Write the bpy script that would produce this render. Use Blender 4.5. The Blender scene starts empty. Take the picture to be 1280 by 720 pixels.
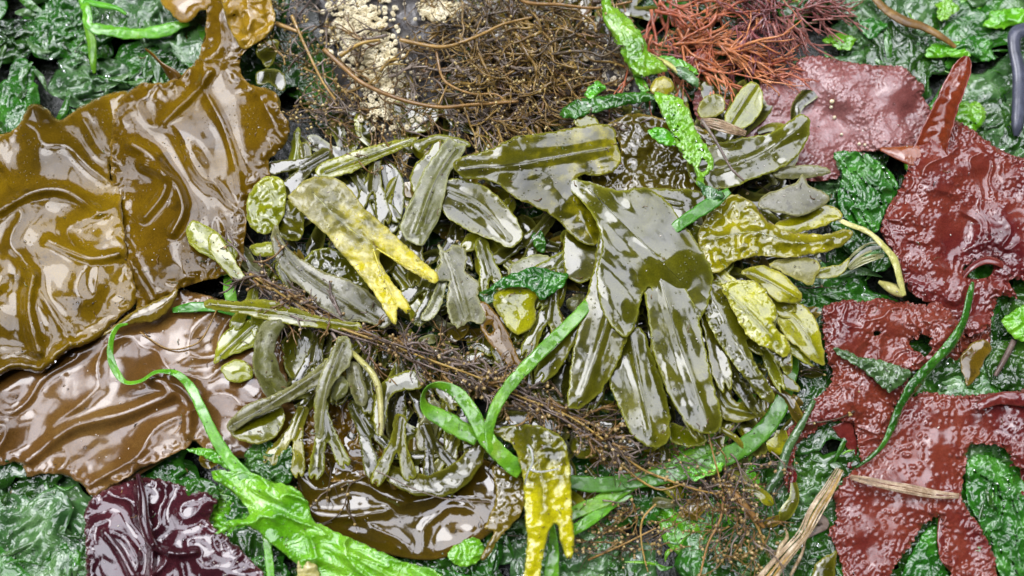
import bpy, math, random
import numpy as np
from mathutils import Vector, geometry
random.seed(7)
RNG = np.random.default_rng(11)
SC = bpy.context.scene
COL = SC.collection
U = 0.0005                      # one plan unit is half a millimetre
TILT = math.radians(20)
FOC = 640/math.tan(math.radians(25))
DIST = FOC*U
CAM = np.array([0, -DIST*math.sin(TILT), DIST*math.cos(TILT)])
FW = np.array([0, math.sin(TILT), -math.cos(TILT)])
UP = np.array([0, math.cos(TILT), math.sin(TILT)])

def W(x, y, z):
    """plan reading (x, y) at height z (all in half millimetres) -> metres"""
    x = np.asarray(x, float); y = np.asarray(y, float); z = np.asarray(z, float)*U
    dx = x-640; dy = 360-y
    d = FW[None, :]*FOC + np.stack([dx.ravel(), 0*dx.ravel(), 0*dx.ravel()], 1) + dy.ravel()[:, None]*UP[None, :]
    s = (np.broadcast_to(z, dx.shape).ravel()-CAM[2])/d[:, 2]
    return CAM[None, :]+d*s[:, None]

# ---------------------------------------------------------------- noise
_P = RNG.permutation(256); _P = np.concatenate([_P, _P, _P])
_G = RNG.uniform(0, 2*math.pi, 256); _GX = np.cos(_G); _GY = np.sin(_G)
def perlin(x, y):
    xi = np.floor(x).astype(int); yi = np.floor(y).astype(int)
    xf = x-xi; yf = y-yi; xi &= 255; yi &= 255
    u = xf*xf*xf*(xf*(xf*6-15)+10); v = yf*yf*yf*(yf*(yf*6-15)+10)
    def g(ix, iy, fx, fy):
        h = _P[_P[ix]+iy]; return _GX[h]*fx+_GY[h]*fy
    a = g(xi, yi, xf, yf); b = g(xi+1, yi, xf-1, yf); c = g(xi, yi+1, xf, yf-1); d = g(xi+1, yi+1, xf-1, yf-1)
    return ((a+(b-a)*u)*(1-v)+(c+(d-c)*u)*v)*1.5
def fbm(x, y, o=3, seed=0.0):
    r = 0; a = 1.0; f = 1.0
    for i in range(o):
        r = r+a*perlin(x*f+seed*7.13+i*31.7, y*f+seed*3.77+i*17.3); a *= .5; f *= 2.03
    return r
def ridged(x, y, o=3, seed=0.0):
    r = 0; a = 1.0; f = 1.0
    for i in range(o):
        r = r+a*(1-2*np.abs(perlin(x*f+seed*5.3+i*11.7, y*f+seed*9.1+i*7.3))); a *= .5; f *= 2.1
    return r
def catmull(p, closed=False, step=3.0):
    """p (n,k) -> densified; spacing measured in the first two columns"""
    p = np.asarray(p, float); n = len(p); out = []
    rng = n if closed else n-1
    for i in range(rng):
        if closed: a, b, c, d = p[(i-1) % n], p[i], p[(i+1) % n], p[(i+2) % n]
        else: a, b, c, d = p[max(i-1, 0)], p[i], p[i+1], p[min(i+2, n-1)]
        L = math.hypot(*(c-b)[:2]); k = max(1, int(math.ceil(L/step)))
        for j in range(k):
            t = j/k
            out.append(.5*((2*b)+(-a+c)*t+(2*a-5*b+4*c-d)*t*t+(-a+3*b-3*c+d)*t**3))
    if not closed: out.append(p[-1])
    return np.array(out)
def inside(px, py, poly):
    r = np.zeros(len(px), bool); n = len(poly); j = n-1
    for i in range(n):
        xi, yi = poly[i]; xj, yj = poly[j]
        if yi != yj:
            c = ((yi > py) != (yj > py)) & (px < (xj-xi)*(py-yi)/(yj-yi)+xi)
            r ^= c
        j = i
    return r
def edged(px, py, poly, closed=True):
    A = np.asarray(poly, float); B = np.roll(A, -1, 0)
    if not closed: A = A[:-1]; B = B[:-1]
    AB = B-A; L = (AB**2).sum(1)+1e-9
    out = np.full(len(px), 1e9)
    for s in range(0, len(px), 4000):
        X = px[s:s+4000, None]; Y = py[s:s+4000, None]
        t = ((X-A[:, 0])*AB[:, 0]+(Y-A[:, 1])*AB[:, 1])/L
        t = t.clip(0, 1)
        out[s:s+4000] = np.sqrt(((X-A[:, 0]-t*AB[:, 0])**2+(Y-A[:, 1]-t*AB[:, 1])**2).min(1))
    return out

# ---------------------------------------------------------------- objects
USED = []
def prop(o, label=None, cat=None, group=None, kind=None):
    if label: o['label'] = label
    if cat: o['category'] = cat
    if group: o['group'] = group
    if kind: o['kind'] = kind
    return o
def root(name, label, cat, xy, z=0, group=None):
    o = bpy.data.objects.new(name, None); COL.objects.link(o)
    p = W([xy[0]], [xy[1]], z)[0]; o.location = p; o.empty_display_size = .01
    return prop(o, label, cat, group)
def link(name, verts, faces, mats, parent=None, attrs=None, smooth=True, mi=None, org=None):
    verts = np.asarray(verts)
    if parent is not None: org = np.array(parent.location if parent.parent is None else parent.location+parent.parent.location)
    elif org is None: org = np.array([verts[:, 0].mean(), verts[:, 1].mean(), verts[:, 2].min()])
    me = bpy.data.meshes.new(name)
    me.from_pydata((verts-org).tolist(), [], [tuple(int(i) for i in f) for f in faces])
    if not isinstance(mats, (list, tuple)): mats = [mats]
    for m in mats: me.materials.append(m)
    if mi is not None: me.polygons.foreach_set('material_index', np.asarray(mi, np.int32))
    if smooth: me.polygons.foreach_set('use_smooth', np.ones(len(me.polygons), bool))
    for k, v in (attrs or {}).items():
        a = me.attributes.new(k, 'FLOAT', 'POINT'); a.data.foreach_set('value', np.asarray(v, np.float32))
    me.update()
    o = bpy.data.objects.new(name, me); COL.objects.link(o)
    if parent is not None: o.parent = parent
    else: o.location = org
    return o
def solid(o, th):
    m = o.modifiers.new('thick', 'SOLIDIFY'); m.thickness = th*U; m.offset = -1; m.use_quality_normals = False
    return o

def tri(poly, pts, holes=None):
    n = len(poly); V = [Vector(p) for p in poly]; F = [list(range(n))]
    E = []
    for h in (holes or []):
        s = len(V); V += [Vector(p) for p in h]; E += [(s+i, s+(i+1) % len(h)) for i in range(len(h))]
    V += [Vector(p) for p in pts]
    r = geometry.delaunay_2d_cdt(V, E, F, 1, 1e-4)
    v = np.array([tuple(p) for p in r[0]]); f = r[2]
    if holes:
        c = np.array([v[list(q)].mean(0) for q in f]); bad = np.zeros(len(f), bool)
        for h in holes: bad |= inside(c[:, 0], c[:, 1], h)
        f = [q for q, b in zip(f, bad) if not b]
    return v, f

def make_z(z, ctrl, noise, ribs, curl, curlw, ruffle, poly, seed, extra, dents=None):
    def zf(x, y, d=None):
        x = np.asarray(x, float); y = np.asarray(y, float)
        if d is None: d = edged(x, y, poly)
        if ctrl:
            c = np.array(ctrl, float); w = 0; s = 0
            for cx, cy, cz in c:
                k = 1/(((x-cx)**2+(y-cy)**2)+60.0)**1.3; w = w+k; s = s+k*cz
            h = s/w+z
        else: h = np.full(len(x), float(z))
        for t in noise:
            kind, A, S = t[:3]; o = t[3] if len(t) > 3 else 2
            ang = t[4] if len(t) > 4 else 0; st = t[5] if len(t) > 5 else 1
            ca, sa = math.cos(math.radians(ang)), math.sin(math.radians(ang))
            X = (x*ca+y*sa)/S/st; Y = (-x*sa+y*ca)/S
            if kind == 'f': h = h+A*fbm(X, Y, o, seed)
            elif kind == 'r': h = h+A*ridged(X, Y, o, seed)
            elif kind == 'w':
                qx = X+.9*fbm(X*.8, Y*.8, 2, seed+3); qy = Y+.9*fbm(X*.8+9, Y*.8, 2, seed+5)
                h = h+A*fbm(qx, qy, o, seed+1)
            elif kind == 'c':      # cloth-like creases: sharp crests, broad valleys
                qx = X+.6*fbm(X*.7, Y*.7, 2, seed+3); qy = Y+.6*fbm(X*.7+9, Y*.7, 2, seed+5)
                h = h+A*(1-np.abs(fbm(qx, qy, o, seed+1)))**3
        for ln, A, wd in ribs:
            dd = edged(x, y, catmull(ln, False, 4), False); h = h+A*np.exp(-(dd/wd)**2)
        if curl: h = h+curl*(1-np.exp(-d/curlw))
        if ruffle:
            A, L, wd = ruffle
            h = h+A*np.exp(-d/wd)*np.sin(fbm(x/L, y/L, 2, seed+8)*5+(x+y)/L)
        if extra is not None: h = h+extra(x, y, d)
        return h
    return zf

def sheet_arrays(pts, z, grid=3.0, ctrl=None, noise=(), ribs=(), curl=0, curlw=10, ruffle=None, 
          rag=0, ragl=9, seed=None, smooth=True, holes=None, extra=None, attr=None):
    if seed is None: seed = random.random()*40
    poly = catmull(pts, True, grid) if smooth else np.asarray(pts, float)
    if rag:
        s = np.arange(len(poly))*grid
        c = poly.mean(0); t = np.roll(poly, -1, 0)-np.roll(poly, 1, 0); t /= np.linalg.norm(t, axis=1)[:, None]+1e-9
        nn = np.stack([t[:, 1], -t[:, 0]], 1)
        poly = poly+nn*(rag*fbm(poly[:, 0]/ragl, poly[:, 1]/ragl, 3, seed))[:, None]
    if holes: holes = [catmull(h, True, grid) for h in holes]
    x0, y0 = poly.min(0); x1, y1 = poly.max(0)
    gx = np.arange(x0, x1, grid); gy = np.arange(y0, y1, grid*.87)
    X, Y = np.meshgrid(gx, gy); X[1::2] += grid/2
    X = X.ravel(); Y = Y.ravel()
    X = X+RNG.uniform(-.18, .18, len(X))*grid; Y = Y+RNG.uniform(-.18, .18, len(Y))*grid
    m = inside(X, Y, poly); X = X[m]; Y = Y[m]
    d = edged(X, Y, poly); m = d > grid*.55
    for h in holes or []: m &= ~inside(X, Y, h); m &= edged(X, Y, h) > grid*.5
    v, f = tri(poly, np.stack([X[m], Y[m]], 1), holes)
    d = edged(v[:, 0], v[:, 1], poly)
    for h in holes or []: d = np.minimum(d, edged(v[:, 0], v[:, 1], h))
    zf = make_z(z, ctrl, noise, ribs, curl, curlw, ruffle, poly, seed, extra)
    zz = zf(v[:, 0], v[:, 1], d)
    at = {'edge': np.exp(-d/1.6), 'deep': np.exp(-d/14.)}
    rb = np.zeros(len(v))
    for ln, A, wd in ribs: rb = np.maximum(rb, np.exp(-(edged(v[:, 0], v[:, 1], catmull(ln, False, 4), False)/wd)**2)*(1 if A > 0 else 0))
    at['rib'] = rb
    at['tip'] = attr(v[:, 0], v[:, 1]) if attr else np.zeros(len(v))
    P = W(v[:, 0], v[:, 1], zz)
    # orient upward
    f2 = []
    for q in f:
        a, b, c = P[q[0]], P[q[1]], P[q[2]]
        up = (b[0]-a[0])*(c[1]-a[1])-(b[1]-a[1])*(c[0]-a[0])
        f2.append(q if up > 0 else q[::-1])
    return P, f2, at, zf
def sheet(name, pts, z, mat, parent=None, grid=3.0, th=1.0, label=None, cat=None, group=None, kind=None, **k):
    P, f2, at, zf = sheet_arrays(pts, z, grid, **k)
    o = link(name, P, f2, mat, parent, at)
    if th: solid(o, th)
    if parent is None: prop(o, label, cat, group, kind)
    elif label: o['label'] = label
    return o, zf
def fork_outline(x, y, a, L_, w, deep=.55, sp=.5, notch=True):
    """outline of a once or twice forked strap growing from (x, y) towards a"""
    r = random.uniform
    ca, sa = math.cos(a), math.sin(a); l1 = L_*deep
    out = [(0, -w*.55), (l1*.6, -w*.7*r(.9, 1.2))]
    def lobe(s, m):
        q = []; b = s*sp*r(.8, 1.2); l = (L_-l1)*r(.85, 1.15); ww = w*r(.55, .8); ox, oy = l1, s*w*.45
        cb, sb = math.cos(b), math.sin(b)
        loc = [(l*.25, -ww), (l*.75, -ww*1.15), (l*1.0, -ww*.75)]+([(l*1.04, -ww*.3), (l*.93, 0), (l*1.06, ww*.3)] if notch else [(l*1.08, 0)])+[(l*1.0, ww*.75), (l*.75, ww*1.15), (l*.25, ww)]
        return [(ox+cb*u-sb*v, oy+sb*u+cb*v) for u, v in loc]
    A = lobe(-1, 0); B = lobe(1, 0)
    out += A[:-1]+[(l1*1.08, 0)]+B[1:]+[(l1*.6, w*.7*r(.9, 1.2)), (0, w*.55)]
    return [(x+ca*u-sa*v, y+sa*u+ca*v) for u, v in out]

def strap_arrays(pts, cup=2.0, nseg=8, step=3.0, wob=0.0, seed=0.0, ripple=0.0, rl=10.0, tipa=0.0):
    """pts rows: x, y, z, half-width, twist(deg). Returns verts, quads, attrs"""
    p = [list(q)+[0]*(5-len(q)) for q in pts]
    c = catmull(p, False, step); n = len(c)
    c[:, 3] = np.maximum(c[:, 3], .15)
    t = np.gradient(c[:, :2], axis=0); t /= np.linalg.norm(t, axis=1)[:, None]+1e-9
    nn = np.stack([-t[:, 1], t[:, 0]], 1)
    s = np.concatenate([[0], np.cumsum(np.linalg.norm(np.diff(c[:, :2], axis=0), axis=1))])
    u = np.linspace(-1, 1, nseg+1)
    tw = np.radians(c[:, 4])
    w = c[:, 3]*(1+wob*fbm(s/14, s*0+seed, 2, seed))
    XX = c[:, 0][:, None]+nn[:, 0][:, None]*w[:, None]*u*np.cos(tw)[:, None]
    YY = c[:, 1][:, None]+nn[:, 1][:, None]*w[:, None]*u*np.cos(tw)[:, None]
    wr = np.minimum(1, w/(c[:, 3].max()+1e-9))
    cc = cup*wr[:, None]*(1-u**2)
    ZZ = c[:, 2][:, None]+w[:, None]*u*np.sin(tw)[:, None]+cc*np.cos(tw)[:, None]
    XX = XX-nn[:, 0][:, None]*cc*np.sin(tw)[:, None]; YY = YY-nn[:, 1][:, None]*cc*np.sin(tw)[:, None]
    if ripple: ZZ = ZZ+ripple*fbm(XX/rl, YY/rl, 3, seed+2)*wr[:, None]
    P = W(XX.ravel(), YY.ravel(), ZZ.ravel())
    k = nseg+1; F = []
    for i in range(n-1):
        for j in range(nseg):
            a = i*k+j; F.append((a, a+1, a+k+1, a+k))
    # orient up
    a, b, cc_ = P[F[len(F)//2][0]], P[F[len(F)//2][1]], P[F[len(F)//2][2]]
    if (b[0]-a[0])*(cc_[1]-a[1])-(b[1]-a[1])*(cc_[0]-a[0]) < 0: F = [q[::-1] for q in F]
    edge = np.tile(np.exp(-(1-np.abs(u))*c[:, 3].max()/1.6), (n, 1)).ravel()
    rib = np.tile(np.exp(-(u/.16)**2), (n, 1)).ravel()
    return P, F, {'edge': edge, 'rib': rib, 'deep': edge*0, 'tip': np.repeat(s/s[-1], k)*tipa}
def strap(name, pts, mat, parent=None, label=None, cat=None, group=None, th=.9, **k):
    P, F, A = strap_arrays(pts, seed=random.random()*50, **k)
    o = link(name, P, F, mat, parent, A)
    if th: solid(o, th)
    if parent is None: prop(o, label, cat, group)
    elif label: o['label'] = label
    return o

class Bag:
    """collects geometry for one mesh"""
    def __init__(s): s.v = []; s.f = []; s.n = 0; s.m = []; s.a = {}
    def add(s, P, F, m=0, at=None):
        s.v.append(np.asarray(P)); s.f += [tuple(i+s.n for i in q) for q in F]; s.m += [m]*len(F)
        for k in ('edge', 'rib', 'deep', 'tip'):
            s.a.setdefault(k, []).append(np.asarray(at[k]) if at and k in at else np.zeros(len(P)))
        s.n += len(P)
    def tube(s, pts, r0, r1=None, m=0, sides=5, step=4.0, flat=1.0, tip=0.0):
        """pts rows x,y,z"""
        c = catmull(pts, False, step); n = len(c)
        C = W(c[:, 0], c[:, 1], c[:, 2]); r1 = r0 if r1 is None else r1
        t = np.gradient(C, axis=0); t /= np.linalg.norm(t, axis=1)[:, None]+1e-12
        a = np.cross(t, [0.02, 0.01, 1.0]); a /= np.linalg.norm(a, axis=1)[:, None]+1e-12
        b = np.cross(a, t); r = np.linspace(r0, r1, n)*U
        th = np.arange(sides)*2*math.pi/sides
        P = C[:, None, :]+r[:, None, None]*(np.cos(th)[None, :, None]*a[:, None, :]+flat*np.sin(th)[None, :, None]*b[:, None, :])
        F = []
        for i in range(n-1):
            for j in range(sides):
                k = (j+1) % sides; F.append((i*sides+j, i*sides+k, (i+1)*sides+k, (i+1)*sides+j))
        F.append(tuple(range(sides))[::-1]); F.append(tuple((n-1)*sides+j for j in range(sides)))
        s.add(P.reshape(-1, 3), F, m, {'tip': np.full(n*sides, tip)})
        return c
    def bead(s, x, y, z, r, m=0, el=1.0, ring=5, seg=7, ang=0.0):
        C = W([x], [y], z)[0]; P = [C+[0, 0, r*U]]; F = []
        ca, sa = math.cos(ang), math.sin(ang)
        for i in range(1, ring):
            ph = math.pi*i/ring
            for j in range(seg):
                th = 2*math.pi*j/seg
                dx = math.sin(ph)*math.cos(th)*el; dy = math.sin(ph)*math.sin(th)
                P.append(C+np.array([ca*dx-sa*dy, sa*dx+ca*dy, math.cos(ph)])*r*U)
        P.append(C-[0, 0, r*U])
        for j in range(seg):
            k = (j+1) % seg; F.append((0, 1+j, 1+k)); l = 1+(ring-2)*seg; F.append((l+k, l+j, len(P)-1))
            for i in range(ring-2):
                a = 1+i*seg; F.append((a+j, a+seg+j, a+seg+k, a+k))
        s.add(np.array(P), F, m)
    def build(s, name, mats, parent=None, label=None, cat=None, group=None, kind=None, th=0):
        o = link(name, np.concatenate(s.v), s.f, mats, parent, {k: np.concatenate(v) for k, v in s.a.items()}, mi=s.m)
        if th: solid(o, th)
        if parent is None: prop(o, label, cat, group, kind)
        return o
# ---------------------------------------------------------------- materials
def weed(name, cols, cs=60, edge=None, edge_amt=.6, rib=None, rib_amt=.5, rough=(.16, .42), wet=70, wetpos=.5, wetw=.08, coat=1.0, coatr=.06,
         trans=.25, bump=((400, .25, .4),), spots=None, tip=None, spec=.22, vor=None, detail=5, coatb=None, tint=None, ior=1.5, sat_var=.08, drops=None, wrinkle=None):
    m = bpy.data.materials.new(name); m.use_nodes = True; nt = m.node_tree; N = nt.nodes; L = nt.links
    N.clear()
    def nd(t, **kw):
        n = N.new(t)
        for k, v in kw.items(): setattr(n, k, v)
        return n
    out = nd('ShaderNodeOutputMaterial'); bs = nd('ShaderNodeBsdfPrincipled')
    tc = nd('ShaderNodeTexCoord'); oi = nd('ShaderNodeObjectInfo')
    off = nd('ShaderNodeVectorMath', operation='ADD'); L.new(tc.outputs['Object'], off.inputs[0])
    sc_ = nd('ShaderNodeVectorMath', operation='SCALE'); sc_.inputs[0].default_value = (3, 5, 2); L.new(oi.outputs['Random'], sc_.inputs['Scale'])
    L.new(sc_.outputs[0], off.inputs[1]); vec = off.outputs[0]
    def noise(s, d=5, r=.55, dist=0):
        n = nd('ShaderNodeTexNoise'); n.inputs['Scale'].default_value = s; n.inputs['Detail'].default_value = d
        n.inputs['Roughness'].default_value = r; n.inputs['Distortion'].default_value = dist
        L.new(vec, n.inputs['Vector']); return n.outputs['Fac']
    def ramp(src, stops):
        r = nd('ShaderNodeValToRGB'); e = r.color_ramp.elements
        while len(e) < len(stops): e.new(.5)
        for q, (p, c) in zip(e, stops): q.position = p; q.color = (*c, 1) if len(c) == 3 else c
        L.new(src, r.inputs[0]); return r.outputs[0]
    def mix(a, b, f, mode='MIX'):
        x = nd('ShaderNodeMix', data_type='RGBA', blend_type=mode)
        for sock, v in ((x.inputs[6], a), (x.inputs[7], b)):
            if isinstance(v, tuple): sock.default_value = (*v, 1)
            else: L.new(v, sock)
        if isinstance(f, (int, float)): x.inputs[0].default_value = f
        else: L.new(f, x.inputs[0])
        return x.outputs[2]
    def mul(a, k, op='MULTIPLY'):
        x = nd('ShaderNodeMath', operation=op); L.new(a, x.inputs[0])
        if isinstance(k, (int, float)): x.inputs[1].default_value = k
        else: L.new(k, x.inputs[1])
        return x.outputs[0]
    def att(n):
        a = nd('ShaderNodeAttribute'); a.attribute_name = n; return a.outputs['Fac']
    n = len(cols)
    c = ramp(noise(cs, detail, .6, .3), [(.3+.4*i/(max(n-1, 1)), q) for i, q in enumerate(cols)])
    if tip: c = mix(c, tip, att('tip'))
    if rib: c = mix(c, rib, mul(att('rib'), rib_amt))
    if spots:
        for scale, thr, sc_col, amt in spots:
            mk = ramp(noise(scale, 6, .65), [(thr, (0, 0, 0)), (thr+.04, (1, 1, 1))])
            c = mix(c, sc_col, mul(mk, amt))
    if edge: c = mix(c, edge, mul(att('edge'), edge_amt))
    hs = nd('ShaderNodeHueSaturation'); L.new(c, hs.inputs['Color'])
    fn = nd('ShaderNodeMapRange'); L.new(noise(1100, 3, .7), fn.inputs[0]); fn.inputs[1].default_value = .3; fn.inputs[2].default_value = .7; fn.inputs[3].default_value = .72; fn.inputs[4].default_value = 1.25
    gm = nd('ShaderNodeVectorMath', operation='SCALE'); L.new(c, gm.inputs[0]); L.new(fn.outputs[0], gm.inputs['Scale']); L.new(gm.outputs[0], hs.inputs['Color'])
    v = nd('ShaderNodeMapRange'); L.new(oi.outputs['Random'], v.inputs[0]); v.inputs[3].default_value = .82; v.inputs[4].default_value = 1.2
    L.new(v.outputs[0], hs.inputs['Value'])
    v2 = nd('ShaderNodeMapRange'); L.new(oi.outputs['Random'], v2.inputs[0]); v2.inputs[3].default_value = .5-.012; v2.inputs[4].default_value = .5+.012
    L.new(v2.outputs[0], hs.inputs['Hue']); c = hs.outputs[0]
    L.new(c, bs.inputs['Base Color'])
    wm = ramp(noise(wet, 7, .6, .6), [(wetpos-wetw, (0, 0, 0)), (wetpos+wetw, (1, 1, 1))])
    rr = nd('ShaderNodeMapRange'); L.new(wm, rr.inputs[0]); rr.inputs[3].default_value = rough[1]; rr.inputs[4].default_value = rough[0]
    L.new(rr.outputs[0], bs.inputs['Roughness'])
    bs.inputs['Specular IOR Level'].default_value = spec; bs.inputs['IOR'].default_value = ior
    cw = nd('ShaderNodeMapRange'); L.new(wm, cw.inputs[0]); cw.inputs[3].default_value = coat*.12; cw.inputs[4].default_value = coat
    gl = nd('ShaderNodeBsdfAnisotropic'); gl.inputs['Roughness'].default_value = coatr; gl.inputs['Color'].default_value = (1, 1, 1, 1)
    fr = nd('ShaderNodeFresnel'); fr.inputs['IOR'].default_value = 1.52; fac = mul(fr.outputs[0], cw.outputs[0])
    nrm = None; first = None
    for s, st, dst in bump:
        b = nd('ShaderNodeBump'); b.inputs['Strength'].default_value = st; b.inputs['Distance'].default_value = dst*.001
        L.new(noise(s, 4, .6), b.inputs['Height'])
        if nrm: L.new(nrm, b.inputs['Normal'])
        nrm = b.outputs[0]
        if first is None: first = nrm
    if wrinkle:
        s, st, dst = wrinkle
        r1 = mul(mul(mul(noise(s, 3, .5, 1.2), .5, 'SUBTRACT'), 1, 'ABSOLUTE') if False else mul(noise(s, 3, .5, 1.2), .5, 'SUBTRACT'), 9.0)
        ab = nd('ShaderNodeMath', operation='ABSOLUTE'); L.new(r1, ab.inputs[0])
        pw = nd('ShaderNodeMath', operation='POWER', use_clamp=True); L.new(ab.outputs[0], pw.inputs[0]); pw.inputs[1].default_value = .6
        b = nd('ShaderNodeBump'); b.inputs['Strength'].default_value = st; b.inputs['Distance'].default_value = dst*.001; b.invert = True
        L.new(pw.outputs[0], b.inputs['Height'])
        if nrm: L.new(nrm, b.inputs['Normal'])
        nrm = b.outputs[0]
    if vor:
        s, st, dst = vor; vo = nd('ShaderNodeTexVoronoi'); vo.inputs['Scale'].default_value = s; L.new(vec, vo.inputs['Vector'])
        hh = ramp(vo.outputs['Distance'], [(0, (1, 1, 1)), (.55, (0, 0, 0))])
        b = nd('ShaderNodeBump'); b.inputs['Strength'].default_value = st; b.inputs['Distance'].default_value = dst*.001
        L.new(hh, b.inputs['Height'])
        if nrm: L.new(nrm, b.inputs['Normal'])
        nrm = b.outputs[0]
    if drops:
        s, st, dst = drops; vo = nd('ShaderNodeTexVoronoi'); vo.inputs['Scale'].default_value = s; L.new(vec, vo.inputs['Vector'])
        hh = ramp(vo.outputs['Distance'], [(0, (1, 1, 1)), (.14, (.8, .8, .8)), (.24, (0, 0, 0))])
        hh = mul(hh, ramp(noise(s*.16, 3), [(.5, (0, 0, 0)), (.56, (1, 1, 1))]))
        b = nd('ShaderNodeBump'); b.inputs['Strength'].default_value = st; b.inputs['Distance'].default_value = dst*.001
        L.new(hh, b.inputs['Height'])
        if nrm: L.new(nrm, b.inputs['Normal'])
        nrm = b.outputs[0]
    if nrm: L.new(nrm, bs.inputs['Normal']); L.new(nrm, gl.inputs['Normal']); L.new(nrm, fr.inputs['Normal'])
    film = nd('ShaderNodeMixShader'); L.new(fac, film.inputs[0]); L.new(gl.outputs[0], film.inputs[2]); L.new(film.outputs[0], out.inputs['Surface'])
    if trans:
        tr = nd('ShaderNodeBsdfTranslucent'); L.new(mix(c, (1, 1, 1), .0), tr.inputs['Color'])
        if nrm: L.new(nrm, tr.inputs['Normal'])
        ad = nd('ShaderNodeMixShader'); ad.inputs[0].default_value = trans
        L.new(bs.outputs[0], ad.inputs[1]); L.new(tr.outputs[0], ad.inputs[2]); L.new(ad.outputs[0], film.inputs[1])
    else: L.new(bs.outputs[0], film.inputs[1])
    return m

M = {}
_weed = weed
def weed(name, cols, dk=1.0, **k): return _weed(name, [tuple(v*dk for v in c) for c in cols], **k)
M['kelp'] = weed('kelp_brown', [(.045, .025, .001), (.12, .065, .002), (.24, .14, .003)], dk=1.0, spec=.1, coat=.72, drops=(420, .6, .3), cs=14, edge=(.36, .22, .04), edge_amt=.6, wet=25, wetpos=.38, wetw=.12,
    rough=(.12, .28), coatr=.04, bump=((160, .1, .3), (700, .06, .12)), trans=.3, spots=[(60, .62, (.04, .022, .003), .5), (400, .7, (.2, .15, .05), .4)])
M['kelp_pale'] = weed('kelp_tan', [(.09, .045, .006), (.16, .08, .014), (.24, .14, .03)], dk=.75, cs=16, edge=(.36, .22, .07), wet=30, wetpos=.38, wetw=.15,
    rough=(.2, .38), coatr=.1, bump=((140, .12, .4), (600, .08, .15)), trans=.15)
M['kelp_dark'] = weed('kelp_olive', [(.03, .024, .002), (.07, .05, .003), (.14, .085, .004)], cs=14, edge=(.3, .2, .03), wet=20, wetpos=.3,
    rough=(.08, .2), coatr=.03, bump=((120, .1, .3),), trans=.2)
M['kelp_gold'] = weed('kelp_golden', [(.2, .11, .004), (.34, .2, .01), (.42, .27, .015)], cs=25, edge=(.5, .35, .05), wet=40, rough=(.12, .3), bump=((250, .2, .3),), trans=.35)
fk = dict(drops=(380, .6, .35), tip=(.5, .46, .005), dk=.68, cs=45, edge=(.33, .34, .035), edge_amt=.75, rib=(.1, .1, .012), rough=(.15, .24), wet=16, wetpos=.38, wetw=.08, coatr=.06, spec=.2,
          bump=((120, .07, .4), (900, .05, .12)), trans=.28, spots=[(60, .62, (.03, .03, .004), .55), (500, .66, (.2, .19, .1), .5), (170, .7, (.12, .07, .02), .6)])
M['fucus'] = weed('rockweed_olive', [(.045, .048, .002), (.1, .1, .003), (.19, .18, .005)], **fk)
M['fucus_dark'] = weed('rockweed_dark', [(.02, .022, .003), (.038, .038, .003), (.07, .065, .004)], **{**fk, 'edge': (.2, .2, .03)})
M['fucus_green'] = weed('rockweed_green', [(.1, .115, .002), (.2, .21, .004), (.32, .32, .006)], **{**fk, 'edge': (.4, .4, .06), 'dk': .8})
M['fucus_gold'] = weed('rockweed_yellow', [(.12, .125, .002), (.38, .37, .003), (.66, .62, .008)], **{**fk, 'edge': (.5, .46, .08), 'trans': .35, 'dk': .75})
M['fucus_bright'] = weed('rockweed_ripe_yellow', [(.12, .12, .03), (.2, .19, .04), (.34, .32, .12)], **{**fk, 'edge': (.6, .56, .12), 'tip': (.66, .6, .006), 'dk': 1, 'coat': .6, 'trans': .3, 'bump': ((180, .25, .4), (600, .3, .3)),
    'spots': [(130, .58, (.5, .48, .25), .6)], 'rough': (.25, .5), 'coatr': .15, 'coat': .6})
M['fucus_grey'] = weed('rockweed_sheen_grey', [(.04, .042, .005), (.085, .085, .02), (.19, .185, .12)], **{**fk, 'dk': 1, 'cs': 55, 'edge': (.35, .35, .14), 'coat': .55, 'coatr': .1, 'trans': .12, 'rough': (.2, .4),
    'bump': ((160, .15, .5), (800, .2, .2)), 'spots': [(140, .55, (.045, .043, .006), .9), (260, .62, (.3, .29, .25), .6)]})  # grey sky sheen on olive blades, put into the base colour
ul = dict(edge_amt=.3, rough=(.12, .28), wet=50, wetpos=.34, coatr=.06, trans=.4, detail=8, dk=.9, wrinkle=(70, .38, 1.1))
M['ulva'] = weed('sea_lettuce_bright', [(.05, .26, .005), (.17, .52, .012), (.34, .72, .05)], cs=40, edge=(.3, .6, .08), bump=((220, .3, .5), (900, .2, .2)), **ul)
M['ulva_deep'] = weed('sea_lettuce_deep', [(.015, .075, .005), (.035, .16, .01), (.09, .3, .025)], cs=50, edge=(.08, .35, .03), bump=((150, .25, .7), (800, .15, .15)), **ul)
M['ulva_dark'] = weed('sea_lettuce_dark', [(.008, .032, .003), (.025, .085, .007), (.065, .18, .016)], cs=40, edge=(.05, .2, .03), bump=((130, .25, .8), (700, .15, .15)), **ul)
M['ulva_pale'] = weed('sea_lettuce_sheen_pale', [(.025, .08, .018), (.08, .19, .05), (.2, .36, .12)], cs=45, edge=(.15, .35, .1), bump=((130, .25, .8), (700, .15, .15)), **{**ul, 'rough': (.2, .45)})  # pale sage carries the sky reflected off wet sheets, painted as colour
M['eel'] = weed('eelgrass_green', [(.06, .22, .008), (.12, .36, .013), (.2, .48, .025)], cs=70, spots=[(70, .6, (.2, .3, .03), .5), (260, .68, (.12, .09, .02), .6)], edge=(.16, .45, .05), rough=(.2, .35), wet=60, coatr=.08, trans=.3, bump=((500, .15, .2),))
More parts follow.
